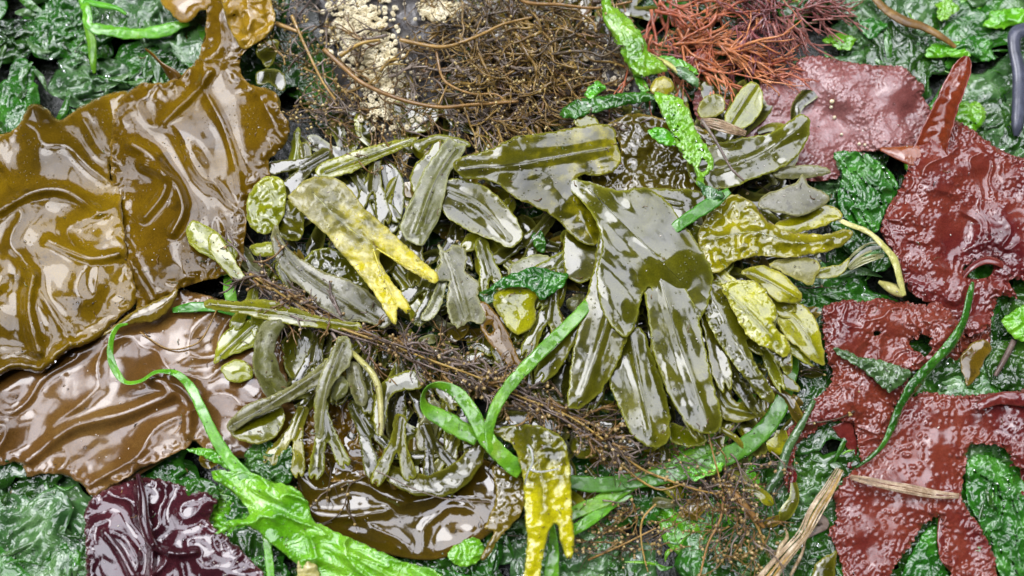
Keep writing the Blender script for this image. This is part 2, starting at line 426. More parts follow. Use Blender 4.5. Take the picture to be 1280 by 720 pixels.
M['eel_dark'] = weed('eelgrass_dark', [(.03, .13, .007), (.06, .22, .012), (.1, .31, .02)], cs=70, spots=[(260, .68, (.08, .07, .02), .6)], edge=(.08, .3, .03), rough=(.2, .35), wet=60, coatr=.08, trans=.3, bump=((500, .15, .2),))
rd = dict(dk=.68, rib_amt=.0, edge_amt=.35, edge=(.3, .08, .05), rough=(.2, .34), wet=90, wetpos=.42, wetw=.15, coatr=.1, trans=.15)
M['red'] = weed('red_weed', [(.06, .005, .007), (.14, .015, .014), (.22, .038, .02), (.12, .012, .014)], cs=13, bump=((500, .25, .3), (1500, .3, .12)), tip=(.22, .1, .09), **rd)
M['red_pink'] = weed('red_weed_pink', [(.14, .03, .026), (.27, .085, .075), (.36, .15, .14)], cs=18, bump=((500, .5, .5),), tip=(.36, .22, .19), **rd)
M['red_orange'] = weed('red_weed_orange', [(.2, .035, .008), (.28, .062, .012), (.34, .09, .02)], cs=30, bump=((500, .3, .3),), tip=(.4, .16, .08), **rd)
M['purple'] = weed('purple_weed', [(.018, .003, .005), (.035, .007, .01), (.07, .014, .018)], cs=30, edge=(.12, .05, .04), rough=(.1, .25), wet=30, wetpos=.35, coatr=.04, trans=.12, bump=((150, .3, .5),))
tg = dict(rough=(.35, .55), wet=200, coatr=.2, coat=.3, trans=0)
M['twig'] = weed('wiry_weed_brown', [(.06, .03, .006), (.14, .075, .014), (.26, .16, .04)], cs=80, bump=((900, .4, .2),), **tg)
M['twig_dark'] = weed('wiry_weed_dark', [(.022, .013, .006), (.05, .03, .012), (.1, .065, .03)], cs=80, bump=((900, .4, .2),), **tg)
M['twig_grey'] = weed('wiry_weed_grey', [(.07, .048, .034), (.13, .095, .07), (.24, .19, .15)], cs=90, bump=((900, .5, .3),), **tg)
M['stem'] = weed('wiry_weed_stem', [(.16, .085, .015), (.24, .14, .03), (.34, .2, .05)], cs=80, bump=((700, .3, .2),), **tg)
M['bead'] = weed('air_bladder', [(.16, .1, .03), (.26, .18, .06), (.42, .32, .14)], cs=200, **{**tg, 'coat': 1, 'coatr': .06}, bump=((900, .1, .1),))
M['fil_orange'] = weed('filament_orange', [(.26, .06, .022), (.42, .12, .045), (.6, .24, .11)], cs=40, bump=((900, .2, .2),), **{**tg, 'trans': .2})
M['fil_pink'] = weed('filament_pink', [(.13, .03, .028), (.22, .06, .05), (.38, .14, .12)], cs=40, bump=((900, .2, .2),), **{**tg, 'trans': .2})
M['straw'] = weed('dead_grass', [(.12, .07, .03), (.3, .21, .12), (.55, .44, .3)], cs=140, rough=(.35, .6), wet=120, coat=.4, coatr=.2, trans=.15, bump=((500, .4, .3),), spots=[(200, .63, (.2, .1, .04), .7)])
M['yellow_stalk'] = weed('yellow_stalk', [(.3, .3, .06), (.48, .46, .14), (.62, .58, .26)], cs=90, rough=(.25, .4), wet=120, coatr=.1, trans=.25, bump=((500, .2, .2),))
M['barnacle'] = weed('barnacle_shell', [(.4, .33, .18), (.62, .54, .35), (.78, .72, .54)], cs=150, rough=(.4, .6), wet=150, coat=.5, coatr=.2, trans=0, bump=((700, .6, .5),))
M['rock'] = weed('grey_rock', [(.015, .013, .012), (.05, .045, .04), (.15, .14, .12)], cs=70, rough=(.3, .6), wet=80, coat=.7, coatr=.15, trans=0, bump=((120, .8, 1.5), (600, .7, .5)))
M['slate_strap'] = weed('blue_grey_strap', [(.03, .035, .045), (.055, .06, .08), (.09, .1, .13)], cs=50, rough=(.3, .45), wet=60, coat=.6, coatr=.15, trans=.05, bump=((400, .3, .3),))
M['mud'] = weed('wet_mud', [(.003, .006, .003), (.008, .013, .005), (.02, .022, .01)], cs=60, rough=(.2, .4), wet=60, coatr=.08, trans=0, bump=((90, .8, 3.0), (400, .6, 1.0)))
M['film'] = weed('pale_thread', [(.16, .17, .13), (.3, .3, .25), (.55, .54, .46)], cs=90, rough=(.3, .5), trans=.3, bump=((500, .2, .2),))

M['grain'] = weed('sand_grain', [(.3, .25, .18), (.5, .45, .36), (.7, .66, .58)], cs=300, rough=(.3, .6), trans=0)
M['fleck'] = weed('dark_fleck', [(.01, .008, .006), (.03, .02, .012), (.06, .04, .02)], cs=300, rough=(.3, .6), trans=0)
m = bpy.data.materials.new('water'); m.use_nodes = True; b_ = m.node_tree.nodes['Principled BSDF']
b_.inputs['Transmission Weight'].default_value = 1; b_.inputs['Roughness'].default_value = .02; b_.inputs['IOR'].default_value = 1.33; M['water'] = m

M['kelp_amber'] = weed('kelp_amber', [(.06, .035, .002), (.12, .07, .003), (.2, .12, .01)], cs=20, edge=(.3, .2, .04), wet=30, rough=(.14, .3), coatr=.06, bump=((160, .12, .3),), trans=.3, spots=[(60, .6, (.03, .02, .003), .6)])
# ================================================================ GROUND
def ground():
    n = 220; xs = np.sign(np.linspace(-1, 1, n))*np.abs(np.linspace(-1, 1, n))**1.8*3.0
    X, Y = np.meshgrid(xs, xs); X = X.ravel(); Y = Y.ravel()
    Z = (-26+5*fbm(X/.03, Y/.03, 3, 2)+6*fbm(X/.2, Y/.2, 2, 4))*U
    F = [(i*n+j, i*n+j+1, (i+1)*n+j+1, (i+1)*n+j) for i in range(n-1) for j in range(n-1)]
    o = link('ground', np.stack([X, Y, Z], 1), F, M['mud'], org=np.array([0, 0, -.01]))
    prop(o, 'dark wet mud beneath the seaweed', 'ground', kind='structure')
ground()

def patch(bag, x, y, z, r, m, crink=5.0, S=13.0, el=1.0, ang=0.0, rings=11, seg=34, seed=0.0, tilt=(0, 0)):
    th = np.arange(seg)*2*math.pi/seg
    R = r*(1+.38*fbm(np.cos(th)*1.3+seed, np.sin(th)*1.3, 3, seed))
    rr = (np.arange(1, rings+1)/rings)**.9
    dx = (rr[:, None]*R[None, :]*np.cos(th)[None, :]).ravel(); dy = (rr[:, None]*R[None, :]*np.sin(th)[None, :]).ravel()*el
    dx = np.concatenate([[0], dx]); dy = np.concatenate([[0], dy])
    ca, sa = math.cos(ang), math.sin(ang)
    X = x+ca*dx-sa*dy; Y = y+sa*dx+ca*dy
    e = np.concatenate([[0], np.repeat(rr, seg)])
    wx = X+5*fbm(X/20, Y/20, 2, seed); wy = Y+5*fbm(X/20+9, Y/20, 2, seed)
    ax = wx*ca+wy*sa; ay = (-wx*sa+wy*ca)
    Z = z+crink*np.clip(1-np.abs(fbm(ax/S/1.9, ay/S, 2, seed+1)), 0, 1)**2.2*1.6+crink*.45*fbm(X/S*2.2, Y/S*2.2, 2, seed+2)+tilt[0]*dx+tilt[1]*dy-2.5*crink*.4*e**4
    P = W(X, Y, Z); F = [(0, 1+j, 1+(j+1) % seg) for j in range(seg)]
    for i in range(rings-1):
        for j in range(seg):
            k = (j+1) % seg; a = 1+i*seg; F.append((a+j, a+seg+j, a+seg+k, a+k))
    bag.add(P, F, m, {'edge': np.exp(-(1-e)*r/2.0)})

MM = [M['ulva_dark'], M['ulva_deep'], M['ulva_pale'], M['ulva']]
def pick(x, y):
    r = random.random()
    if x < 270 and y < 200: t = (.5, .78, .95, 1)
    elif x > 960 and y < 250: t = (.12, .32, .85, 1)  # pale sheen colour favoured where the mat mirrors the sky
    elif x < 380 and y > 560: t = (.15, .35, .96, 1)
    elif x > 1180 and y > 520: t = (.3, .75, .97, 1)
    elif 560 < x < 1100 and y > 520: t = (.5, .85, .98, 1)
    else: t = (.85, .99, 1, 1)  # mostly dark sheets: shade of the gaps under the heap put into colour
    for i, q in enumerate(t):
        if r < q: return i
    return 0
bag = Bag()
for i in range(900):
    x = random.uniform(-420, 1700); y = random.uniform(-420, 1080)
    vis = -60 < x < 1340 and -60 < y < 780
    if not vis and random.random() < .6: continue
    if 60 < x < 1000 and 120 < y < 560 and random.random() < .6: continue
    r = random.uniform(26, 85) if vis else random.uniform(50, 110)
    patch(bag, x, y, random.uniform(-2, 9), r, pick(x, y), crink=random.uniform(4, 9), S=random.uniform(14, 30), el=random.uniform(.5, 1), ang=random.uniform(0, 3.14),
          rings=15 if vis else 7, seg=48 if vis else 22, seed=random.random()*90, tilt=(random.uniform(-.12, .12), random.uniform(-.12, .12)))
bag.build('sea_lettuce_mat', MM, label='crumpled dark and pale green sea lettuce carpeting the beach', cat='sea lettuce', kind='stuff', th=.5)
# small shreds on the carpet
bag = Bag()
regs = [(0, 0, 270, 170, 120), (980, 0, 1290, 200, 130), (0, 590, 120, 730, 30), (600, 560, 1060, 730, 170), (1190, 520, 1290, 730, 40), (960, 380, 1060, 620, 40), (1040, 190, 1140, 380, 40)]
for x0, y0, x1, y1, k in regs:
    for i in range(k//3):
        x = random.uniform(x0, x1); y = random.uniform(y0, y1); a = random.uniform(0, 3.14); L_ = random.uniform(8, 30)
        cv = random.uniform(-8, 8); zz = random.uniform(8, 18); w_ = random.uniform(1.2, 6)
        pts = [(x-L_*math.cos(a), y-L_*math.sin(a), zz, w_*.3, random.uniform(-40, 40)), (x+cv*math.sin(a), y-cv*math.cos(a), zz+3, w_, random.uniform(-40, 40)), (x+L_*math.cos(a), y+L_*math.sin(a), zz-3, .4, 0)]
        P, F, A = strap_arrays(pts, cup=1.5, nseg=4, step=4, ripple=2.5, rl=6, seed=random.random()*50)
        bag.add(P, F, random.choice([0, 0, 1, 1, 2, 3] if x0 > 500 else [0, 1, 1, 2]), A)
bag.build('sea_lettuce_shreds', MM, label='small torn shreds of green sea lettuce scattered over the mat', cat='sea lettuce', kind='stuff')

# ================================================================ TANGLE under the rockweed
def strand(bag, x, y, z, a, L_, r, m, depth=0, bm=None, wig=.35, spread=.7, kids=3, bead=.0, zr=6, zmin=2, br=(1.2, 2.2)):
    n = max(3, int(L_/9)); pts = [(x, y, z)]; st = L_/n
    for i in range(n):
        a += random.gauss(0, wig); x += st*math.cos(a); y += st*math.sin(a); z = max(zmin, z+random.gauss(0, zr*.35)); pts.append((x, y, z))
    bag.tube(pts, r, r*.45, m, sides=5 if r > 1 else 4, step=5)
    for i in range(len(pts)):
        if bm is not None and random.random() < bead:
            q = pts[i]; bag.bead(q[0]+random.uniform(-2.5, 2.5), q[1]+random.uniform(-2.5, 2.5), q[2]+1.5, random.uniform(*br), bm, el=random.uniform(1, 1.4), ring=4, seg=6, ang=random.random()*3)
    if depth > 0:
        for k in range(kids):
            i = random.randint(1, len(pts)-2); q = pts[i]
            b = math.atan2(pts[i+1][1]-q[1], pts[i+1][0]-q[0])+random.choice([-1, 1])*random.uniform(.3, spread)
            strand(bag, *q, b, L_*random.uniform(.3, .55), r*.62, m, depth-1, bm, wig, spread, kids, bead, zr, zmin, br)
bag = Bag()
for i in range(330):
    x = random.uniform(255, 1040); y = random.uniform(140, 640)
    if (x < 330 and y > 560) or (y > 560 and x < 660) or x > 1000 or (x < 330 and y < 400): continue
    a = random.uniform(0, 6.28); L_ = random.uniform(20, 55); w_ = random.uniform(5, 13); z = random.uniform(10, 34); t = random.uniform(-50, 50)
    pts = [(x, y, z, w_*.5, t), (x+L_*.5*math.cos(a), y+L_*.5*math.sin(a), z+random.uniform(-4, 6), w_*.8, t*.6), (x+L_*math.cos(a+.3), y+L_*math.sin(a+.3), z+2, w_, t*.4), (x+L_*1.25*math.cos(a+.35), y+L_*1.25*math.sin(a+.35), z-3, w_*.3, 0)]
    P, F, A = strap_arrays(pts, cup=3, nseg=6, step=5, seed=i, ripple=1.5, tipa=random.choice([0, 0, .5]))
    bag.add(P, F, random.choice([0, 0, 0, 1, 1, 2, 6]), A)
for i in range(95):
    x = random.uniform(380, 960); y = random.uniform(190, 530)
    if x < 330 and y < 400: continue
    a = math.atan2(y-330, x-560)+random.gauss(0, .9); L_ = random.uniform(60, 120); w_ = random.uniform(9, 15)
    P, F, A, _ = sheet_arrays(fork_outline(x, y, a, L_, w_, random.uniform(.4, .65), random.uniform(.25, .6)), random.uniform(18, 36), 4.0, noise=[('f', 7, 40, 1), ('f', 1.2, 14, 1)], curl=2.5, curlw=7, seed=i*1.3)
    bag.add(P, F, random.choice([0, 0, 0, 1, 2]), A)  # weighted to dark rockweed, so the gap shade is partly in the colour
for i in range(60):
    x = random.uniform(600, 760); y = random.uniform(-30, 150)
    P, F, A, _ = sheet_arrays(fork_outline(x, y, random.uniform(0, 6.28), random.uniform(50, 80), random.uniform(7, 12)), random.uniform(8, 24), 4.5, noise=[('f', 6, 30, 1)], curl=2.5, curlw=7, seed=i*1.7)
    bag.add(P, F, random.choice([0, 0, 2]), A)
for i in range(230):
    strand(bag, random.uniform(280, 1000), random.uniform(170, 620), random.uniform(14, 38), random.uniform(0, 6.28), random.uniform(40, 90), random.uniform(.7, 1.3), random.choice([3, 3, 4]), 1, 5, bead=.12)
bag.build('weed_tangle', [M['fucus_dark'], M['fucus'], M['kelp_dark'], M['twig_dark'], M['twig_grey'], M['bead'], M['fucus_grey']], label='dark tangled bits of rockweed packed beneath the larger fronds', cat='seaweed tangle', kind='stuff')

# ================================================================ KELP (left)
KELP = root('kelp_plant', 'large glossy golden brown kelp spread over the left side, narrowing to a neck above', 'kelp', (150, 250), 8)
K2 = [(-60, 172), (0, 168), (22, 158), (35, 133), (57, 134), (74, 150), (105, 131), (150, 113), (168, 128), (158, 160), (152, 200), (152, 260), (158, 310), (166, 345), (172, 375),
      (150, 397), (128, 419), (103, 432), (85, 438), (60, 460), (46, 467), (15, 462), (-60, 475)]
def rimup(x, y, d):      # the front edge of the blade curls up
    k = np.clip((y-395)/60, 0, 1)*np.clip((170-x)/40, 0, 1)
    return 12*k*np.exp(-((d-6)/7)**2)
sheet('blade', K2, 22, M['kelp'], KELP, 3.0, ctrl=[(0, 180, 6), (70, 150, 2), (140, 200, 0), (60, 260, 18), (20, 360, 26), (60, 400, 30), (120, 330, 22), (150, 390, 8), (20, 450, 8)],
      noise=[('f', 8, 74, 1), ('c', 6, 92, 1), ('f', .9, 26, 1), ('f', .12, 9, 1)], curl=5, curlw=6, extra=rimup, seed=3.3, th=.6, rag=1.5, ragl=14, holes=[[(138, 206), (143, 204), (144, 214), (142, 226), (138, 224)]],
      ribs=[([(0, 262), (40, 240), (80, 238), (120, 262)], 7, 7), ([(40, 345), (35, 390), (48, 440)], 10, 8), ([(60, 300), (110, 322), (150, 318)], 5, 6)], ruffle=(2, 26, 10))
K1 = [(262, -60), (258, 20), (252, 60), (240, 82), (222, 97), (203, 103), (180, 104), (160, 114), (146, 135), (139, 165), (138, 200), (142, 262), (150, 300), (160, 340), (165, 372), (175, 389), (200, 378), (222, 363),
      (250, 352), (280, 345), (302, 330), (306, 300), (309, 266), (313, 247), (336, 226), (337, 200), (355, 183), (363, 158), (350, 138), (345, 116), (322, 108), (306, 100), (300, 86), (303, 66), (322, 52), (335, 30), (337, 0), (335, -60)]
sheet('blade', K1, 30, M['kelp'], KELP, 2.8, ctrl=[(270, 40, 16), (230, 110, 14), (340, 140, 26), (330, 190, 20), (180, 180, 8), (150, 290, -2), (220, 270, 8), (250, 330, 12), (180, 370, 2), (290, 280, 6)],
      noise=[('f', 8, 54, 1, 60, 1.9), ('c', 6, 70, 1, 60, 1.9), ('f', 1.0, 24, 1, 60, 1.8), ('f', .12, 9, 1)], curl=4, curlw=7, seed=8.1, th=.6, rag=1.5, ragl=14, ruffle=(3.5, 18, 9),
      ribs=[([(262, 90), (240, 118), (205, 150)], 6, 6), ([(165, 180), (195, 200), (205, 235), (180, 270)], 8, 8), ([(180, 205), (215, 225), (228, 260), (215, 290)], 8, 7), ([(150, 290), (165, 330), (190, 372)], 7, 6)])
sheet('lobe', [(268, -60), (275, -10), (282, 22), (292, 45), (303, 61), (318, 55), (332, 46), (343, 32), (343, 15), (338, -5), (336, -60)], 58, M['kelp_gold'], KELP, 2.6, noise=[('w', 5, 30, 2), ('c', 4, 20, 2)], curl=3, curlw=5, seed=2, th=1.2)
strap('twisted_tip', [(222, 100, 42, 8, 10), (212, 90, 46, 8, 40), (200, 78, 50, 5, 70), (190, 68, 50, 3, 50), (181, 60, 48, .6, 0)], M['kelp'], KELP, cup=3)
def vein(parent, lines, mat, r, name='midrib', flat=.5, tip=0.0):
    b = Bag()
    for l in lines: b.tube(l, r, r*.5, 0, 6, 4, flat, tip)
    return b.build(name, mat, parent)
vein(KELP, [[(262, 60, 55), (258, 95, 47), (240, 125, 44), (215, 142, 40), (190, 150, 38)], [(268, 90, 50), (255, 125, 46), (248, 150, 42)]], M['kelp_gold'], 2.2)
KB = root('kelp_sheet', 'tan brown silky kelp folded under the darker kelp, crossed by a thin green eelgrass', 'kelp', (180, 480), 6)
B1 = [(-60, 440), (0, 445), (46, 440), (85, 425), (128, 405), (165, 385), (215, 362), (270, 372), (330, 390), (352, 430), (362, 490), (372, 540), (340, 572), (300, 572), (262, 566), (243, 552), (232, 560), (187, 582), (131, 612), (116, 622), (100, 603),
      (60, 592), (34, 596), (20, 579), (-60, 582)]
sheet('blade', B1, 17, M['kelp_pale'], KB, 3.0, ctrl=[(0, 520, 6), (100, 480, 8), (230, 440, 12), (330, 500, 12), (180, 540, 12), (60, 580, -4), (120, 610, 0)],
      noise=[('f', 6, 52, 1, -25, 1.8), ('c', 7, 66, 1, -30, 1.8), ('f', .9, 20, 1, -20, 1.6), ('f', .12, 8, 1)], curl=3, curlw=6, seed=5.5, th=.6, rag=1.5, ragl=14, ruffle=(3, 20, 8),
      ribs=[([(35, 575), (90, 535), (160, 515), (210, 495)], 8, 9), ([(185, 470), (230, 500), (235, 540)], 6, 7)])
strap('folded_edge', [(243, 492, 26, 3, 30), (239, 515, 30, 6, 28), (226, 545, 30, 10, 26), (200, 566, 27, 12, 24), (165, 588, 22, 10, 20), (135, 606, 17, 7, 15), (116, 619, 12, 1.5, 0)], M['kelp_pale'], KB, cup=2, th=1.6)
KC = root('kelp_sheet', 'dark olive brown kelp holding a big milky water reflection at the bottom centre', 'kelp', (480, 620), 4)
C1 = [(300, 520), (345, 505), (380, 515), (430, 530), (500, 548), (560, 560), (610, 575), (640, 600), (640, 640), (615, 665), (590, 682), (560, 696), (530, 700), (490, 694), (450, 680), (415, 664), (385, 645), (372, 612), (366, 580), (340, 560), (312, 545)]
sheet('blade', C1, 18, M['kelp_dark'], KC, 3.2, ctrl=[(340, 530, 12), (430, 560, 8), (520, 600, 4), (530, 660, -2), (420, 640, 2), (600, 640, 6)], noise=[('f', 3.5, 60, 1, 15, 1.6), ('c', 3, 60, 1, 20, 1.6), ('f', .8, 20, 1)], curl=4, curlw=7, seed=12, th=.6,
      ribs=[([(375, 595), (400, 612), (440, 602), (480, 615), (505, 630)], 5, 7), ([(380, 640), (430, 645), (480, 640)], 4, 6)])
sheet('blade', [(352, 520), (390, 500), (440, 500), (470, 520), (478, 560), (500, 590), (495, 612), (450, 600), (410, 602), (380, 590), (362, 560)], 26, M['kelp'], KC, 3, noise=[('w', 6, 35, 2), ('c', 6, 30, 2)], curl=4, seed=19)
PUR = root('purple_weed_sheet', 'dark purple glossy seaweed sheet with star shaped folds at the bottom left', 'red seaweed', (220, 680), 4)
sheet('blade', [(150, 604), (175, 597), (205, 600), (240, 612), (272, 622), (262, 650), (280, 668), (306, 693), (332, 722), (350, 780), (108, 780), (108, 714), (106, 657), (114, 624)], 22, M['purple'], PUR, 2.8, rag=2,
      noise=[('f', 5, 42, 1), ('c', 7, 62, 1), ('f', .3, 10, 1)], curl=3, seed=4, ruffle=(3, 14, 6), ribs=[([(172, 605), (178, 650), (190, 680), (188, 725)], 11, 4), ([(190, 680), (215, 692), (245, 690)], 8, 4), ([(130, 665), (150, 690), (165, 720)], 6, 4)])
strap('stalk', [(172, 592, 30, 3), (178, 620, 38, 5), (180, 650, 40, 7), (190, 680, 36, 5), (205, 692, 30, 1)], M['purple'], PUR, cup=4)

# ================================================================ ROCK with barnacles, top centre
rk = root('barnacle_rock', 'pale rock crusted with cream barnacles showing through the brown wiry weed', 'rock', (500, 90), -4)
sheet('rock', [(405, -60), (398, 20), (418, 90), (440, 150), (480, 178), (520, 172), (545, 130), (560, 70), (590, 30), (600, -60)], 16, M['rock'], rk, 4, noise=[('f', 12, 40, 3), ('r', 2, 12, 2)], curl=10, curlw=15, th=10, seed=6)
b = Bag()
def barn(b, x, y, z, r):
    C = 7; a0 = random.random(); ring = []
    X = []; Y = []; Z = []
    for rr, h in ((1, 0), (.8, .55), (.5, 1), (.32, .95), (.25, .5)):
        for j in range(C):
            a = a0+2*math.pi*j/C; k = 1+random.uniform(-.14, .14)
            X.append(x+r*rr*k*math.cos(a)); Y.append(y+r*rr*k*math.sin(a)); Z.append(z+r*h*.9)
    P = W(X, Y, Z); F = [(i*C+j, (i+1)*C+j, (i+1)*C+(j+1) % C, i*C+(j+1) % C) for i in range(4) for j in range(C)]; F.append(tuple(4*C+j for j in range(C)))
    b.add(P, F, 0)
for i in range(1400):
    cx, cy, sx, sy = random.choice([(450, 20, 38, 26), (450, 50, 30, 30), (480, 110, 28, 34), (475, 80, 25, 35), (548, 12, 20, 9), (500, 140, 20, 14)])
    x = cx+random.gauss(0, sx*.6); y = cy+random.gauss(0, sy*.6); r = random.uniform(1.6, 4.4)
    barn(b, x, y, 32+10*fbm(np.array([x/40]), np.array([y/40]), 2, 6)[0]+random.uniform(-1, 3), r)
b.build('barnacles', M['barnacle'], rk, kind='stuff')
r2 = root('barnacle_rock', 'small grey rock with a few barnacles right of the wiry weed, under the bright leaf', 'rock', (770, 90), -4)
sheet('rock', [(735, 70), (750, 55), (775, 60), (800, 90), (806, 115), (780, 125), (750, 118), (738, 95)], 22, M['rock'], r2, 3, noise=[('f', 8, 25, 3), ('r', 1.5, 9, 2)], curl=10, curlw=12, th=8, seed=9)
b = Bag()
for i in range(150): barn(b, random.gauss(768, 17), random.gauss(88, 15), 32+random.uniform(-1, 3), random.uniform(1.4, 3.8))
b.build('barnacles', M['barnacle'], r2, kind='stuff')

# ================================================================ RED TURKISH-TOWEL WEED (right)
def bumps(sp, A, seed, x0=0, y0=0, sharp=.32, keep=1.0):
    """papillae: jittered dots spaced sp apart"""
    R = np.random.default_rng(seed); G = 400
    jx = R.uniform(-.6, .6, (G, G)); jy = R.uniform(-.6, .6, (G, G)); on = R.uniform(0, 1, (G, G)); k_ = R.uniform(.6, 1.2, (G, G))
    def f(x, y, d=None):
        gx = np.floor(x/sp).astype(int); gy = np.floor(y/sp).astype(int); best = np.zeros(len(x))
        for i in (-1, 0, 1):
            for j in (-1, 0, 1):
                a = (gx+i) % G; b_ = (gy+j) % G
                cx = (gx+i+.5+jx[a, b_])*sp; cy = (gy+j+.5+jy[a, b_])*sp
                v = np.exp(-((x-cx)**2+(y-cy)**2)/(sp*sharp)**2)*(on[a, b_] < keep)*k_[a, b_]
                best = np.maximum(best, v)
        return best*A
    return f
def red_sheet(pts, z, mat, parent, sp=5.5, A=1.6, seed=1, grid=1.5, sharp=.3, fade=None, keep=.9, **k):
    bf = bumps(sp, 1.0, seed, sharp=sharp, keep=keep)
    ex = lambda x, y, d: A*bf(x, y)*np.clip(.6+1.1*fbm(x/38, y/38, 2, seed+.4), .08, 1.25)
    return sheet('blade', pts, z, mat, parent, grid, extra=ex, attr=lambda x, y: bf(x, y)**2*.6*np.clip(.6+1.1*fbm(x/38, y/38, 2, seed+.4), .1, 1.2), seed=seed*1.7, **k)
R1 = root('turkish_towel_weed', 'pinkish maroon pimpled seaweed behind the olive rockweed, three white dots on it', 'red seaweed', (1050, 150), 6)
R1o, zR1 = red_sheet([(872, 150), (868, 118), (890, 104), (925, 112), (955, 104), (985, 97), (1000, 74), (1025, 70), (1058, 77), (1090, 81), (1127, 83), (1143, 96), (1156, 108), (1154, 122), (1166, 140), (1172, 165), (1150, 182), (1110, 188), (1060, 190), (1046, 200), (1048, 222), (1010, 226), (974, 214), (935, 190), (900, 175)],
      24, M['red_pink'], R1, sp=4.6, A=1.3, seed=1, ruffle=(2.5, 10, 7), rag=1.6, ragl=5, noise=[('f', 6, 45, 1), ('f', 1.5, 16, 1)], curl=4, curlw=8, ctrl=[(960, 150, 0), (1060, 110, 14), (1120, 110, 16), (1040, 160, -4), (1150, 150, 4)])
for k, (x, y, r) in enumerate([(1040, 127, 3.2), (1039, 134, 2.6), (1043, 147, 2.8), (1052, 168, 2), (1074, 180, 2.4), (1081, 181, 2.2)]):
    b = Bag(); b.bead(x, y, float(zR1(np.array([x]), np.array([y]))[0])+1.2, r, 0); b.build('white_dot', M['barnacle'], R1)
R2 = root('turkish_towel_weed', 'large rusty red pimpled seaweed at the right edge with a rolled upright tongue', 'red seaweed', (1210, 290), 6)
red_sheet([(1150, 180), (1168, 160), (1190, 150), (1215, 162), (1250, 186), (1282, 197), (1345, 200), (1350, 340), (1300, 352), (1262, 350), (1272, 372), (1250, 370), (1243, 388), (1235, 408), (1214, 420), (1196, 408), (1175, 388), (1152, 374), (1132, 357), (1123, 325), (1103, 294), (1105, 269), (1124, 236), (1134, 212), (1136, 202)],
      30, M['red'], R2, sp=5.2, A=1.7, seed=2, ruffle=(3, 12, 8), rag=1.8, ragl=5, holes=[[(1205, 335), (1222, 326), (1240, 330), (1237, 345), (1215, 348)]],
      noise=[('f', 6, 46, 1), ('c', 4, 44, 1), ('f', 1.5, 16, 1)], curl=5, curlw=8, ctrl=[(1150, 250, 14), (1180, 200, 18), (1240, 250, 4), (1200, 330, -6), (1160, 330, 6), (1270, 310, 8), (1210, 400, -4)])
strap('rolled_tongue', [(1160, 205, 48, 26, 0), (1166, 178, 58, 20, 12), (1178, 145, 72, 17, 18), (1190, 115, 84, 15, 20), (1200, 92, 90, 13, 22), (1206, 78, 92, 9, 15), (1208, 70, 92, 2, 0)], M['red_orange'], R2, cup=-9, nseg=14, th=.9, ripple=2.4, rl=7, wob=.12)
strap('flap', [(1100, 186, 40, 2, 0), (1118, 190, 46, 7, 0), (1140, 194, 50, 13, 0), (1165, 200, 48, 16, 0)], M['red_orange'], R2, cup=3, nseg=8, th=1.3, ripple=1, rl=6)
strap('rolled_rim', [(1201, 352, 30, 3, 40), (1212, 336, 38, 5, 40), (1232, 325, 42, 6, 30), (1252, 330, 42, 5, 30), (1266, 345, 36, 2, 0)], M['red'], R2, cup=3, th=1.3)
R3 = root('turkish_towel_weed', 'deep red pimpled seaweed with a dark hole, draped by a green shred', 'red seaweed', (1110, 450), 5)
red_sheet([(1027, 390), (1038, 380), (1056, 375), (1075, 377), (1099, 373), (1120, 376), (1140, 379), (1158, 381), (1172, 377), (1186, 388), (1198, 402), (1205, 419), (1196, 434), (1180, 447), (1158, 458), (1137, 468), (1135, 490), (1120, 505), (1116, 525), (1112, 550), (1100, 575), (1078, 580), (1072, 550), (1064, 530),
       (1038, 528), (1011, 544), (998, 556), (990, 580), (984, 610), (980, 590), (982, 545), (995, 525), (1015, 503), (1036, 483), (1040, 465), (1033, 444)],
      22, M['red'], R3, sp=5.2, A=1.8, seed=3, ruffle=(3, 10, 7), rag=2.6, ragl=3.5, holes=[[(1137, 429), (1143, 424), (1147, 425), (1152, 418), (1163, 423), (1161, 430), (1165, 437), (1156, 446), (1150, 440), (1143, 438)], [(1092, 415), (1098, 414), (1099, 419), (1093, 420)]],
      noise=[('f', 6, 40, 1), ('c', 4, 36, 1), ('f', 1.2, 14, 1)], curl=6, curlw=7, ctrl=[(1060, 410, 14), (1100, 390, 10), (1160, 410, 16), (1100, 440, 2), (1080, 490, 8), (990, 570, -2), (1090, 560, -4)])
strap('lobe', [(1052, 528, 20, 13), (1060, 545, 16, 11), (1066, 562, 12, 6), (1062, 585, 10, 3)], M['red'], R3, cup=3, wob=.3, ripple=2, rl=5)
strap('twisted_tip', [(988, 560, 22, 4, 30), (987, 580, 22, 6, 60), (992, 596, 20, 5, 20), (986, 616, 16, 2, 0)], M['red'], R3, cup=3, ripple=3, rl=5)
R4 = root('turkish_towel_weed', 'dark red seaweed at the lower right with round glassy pimples, crossed by a straw', 'red seaweed', (1130, 600), 5)
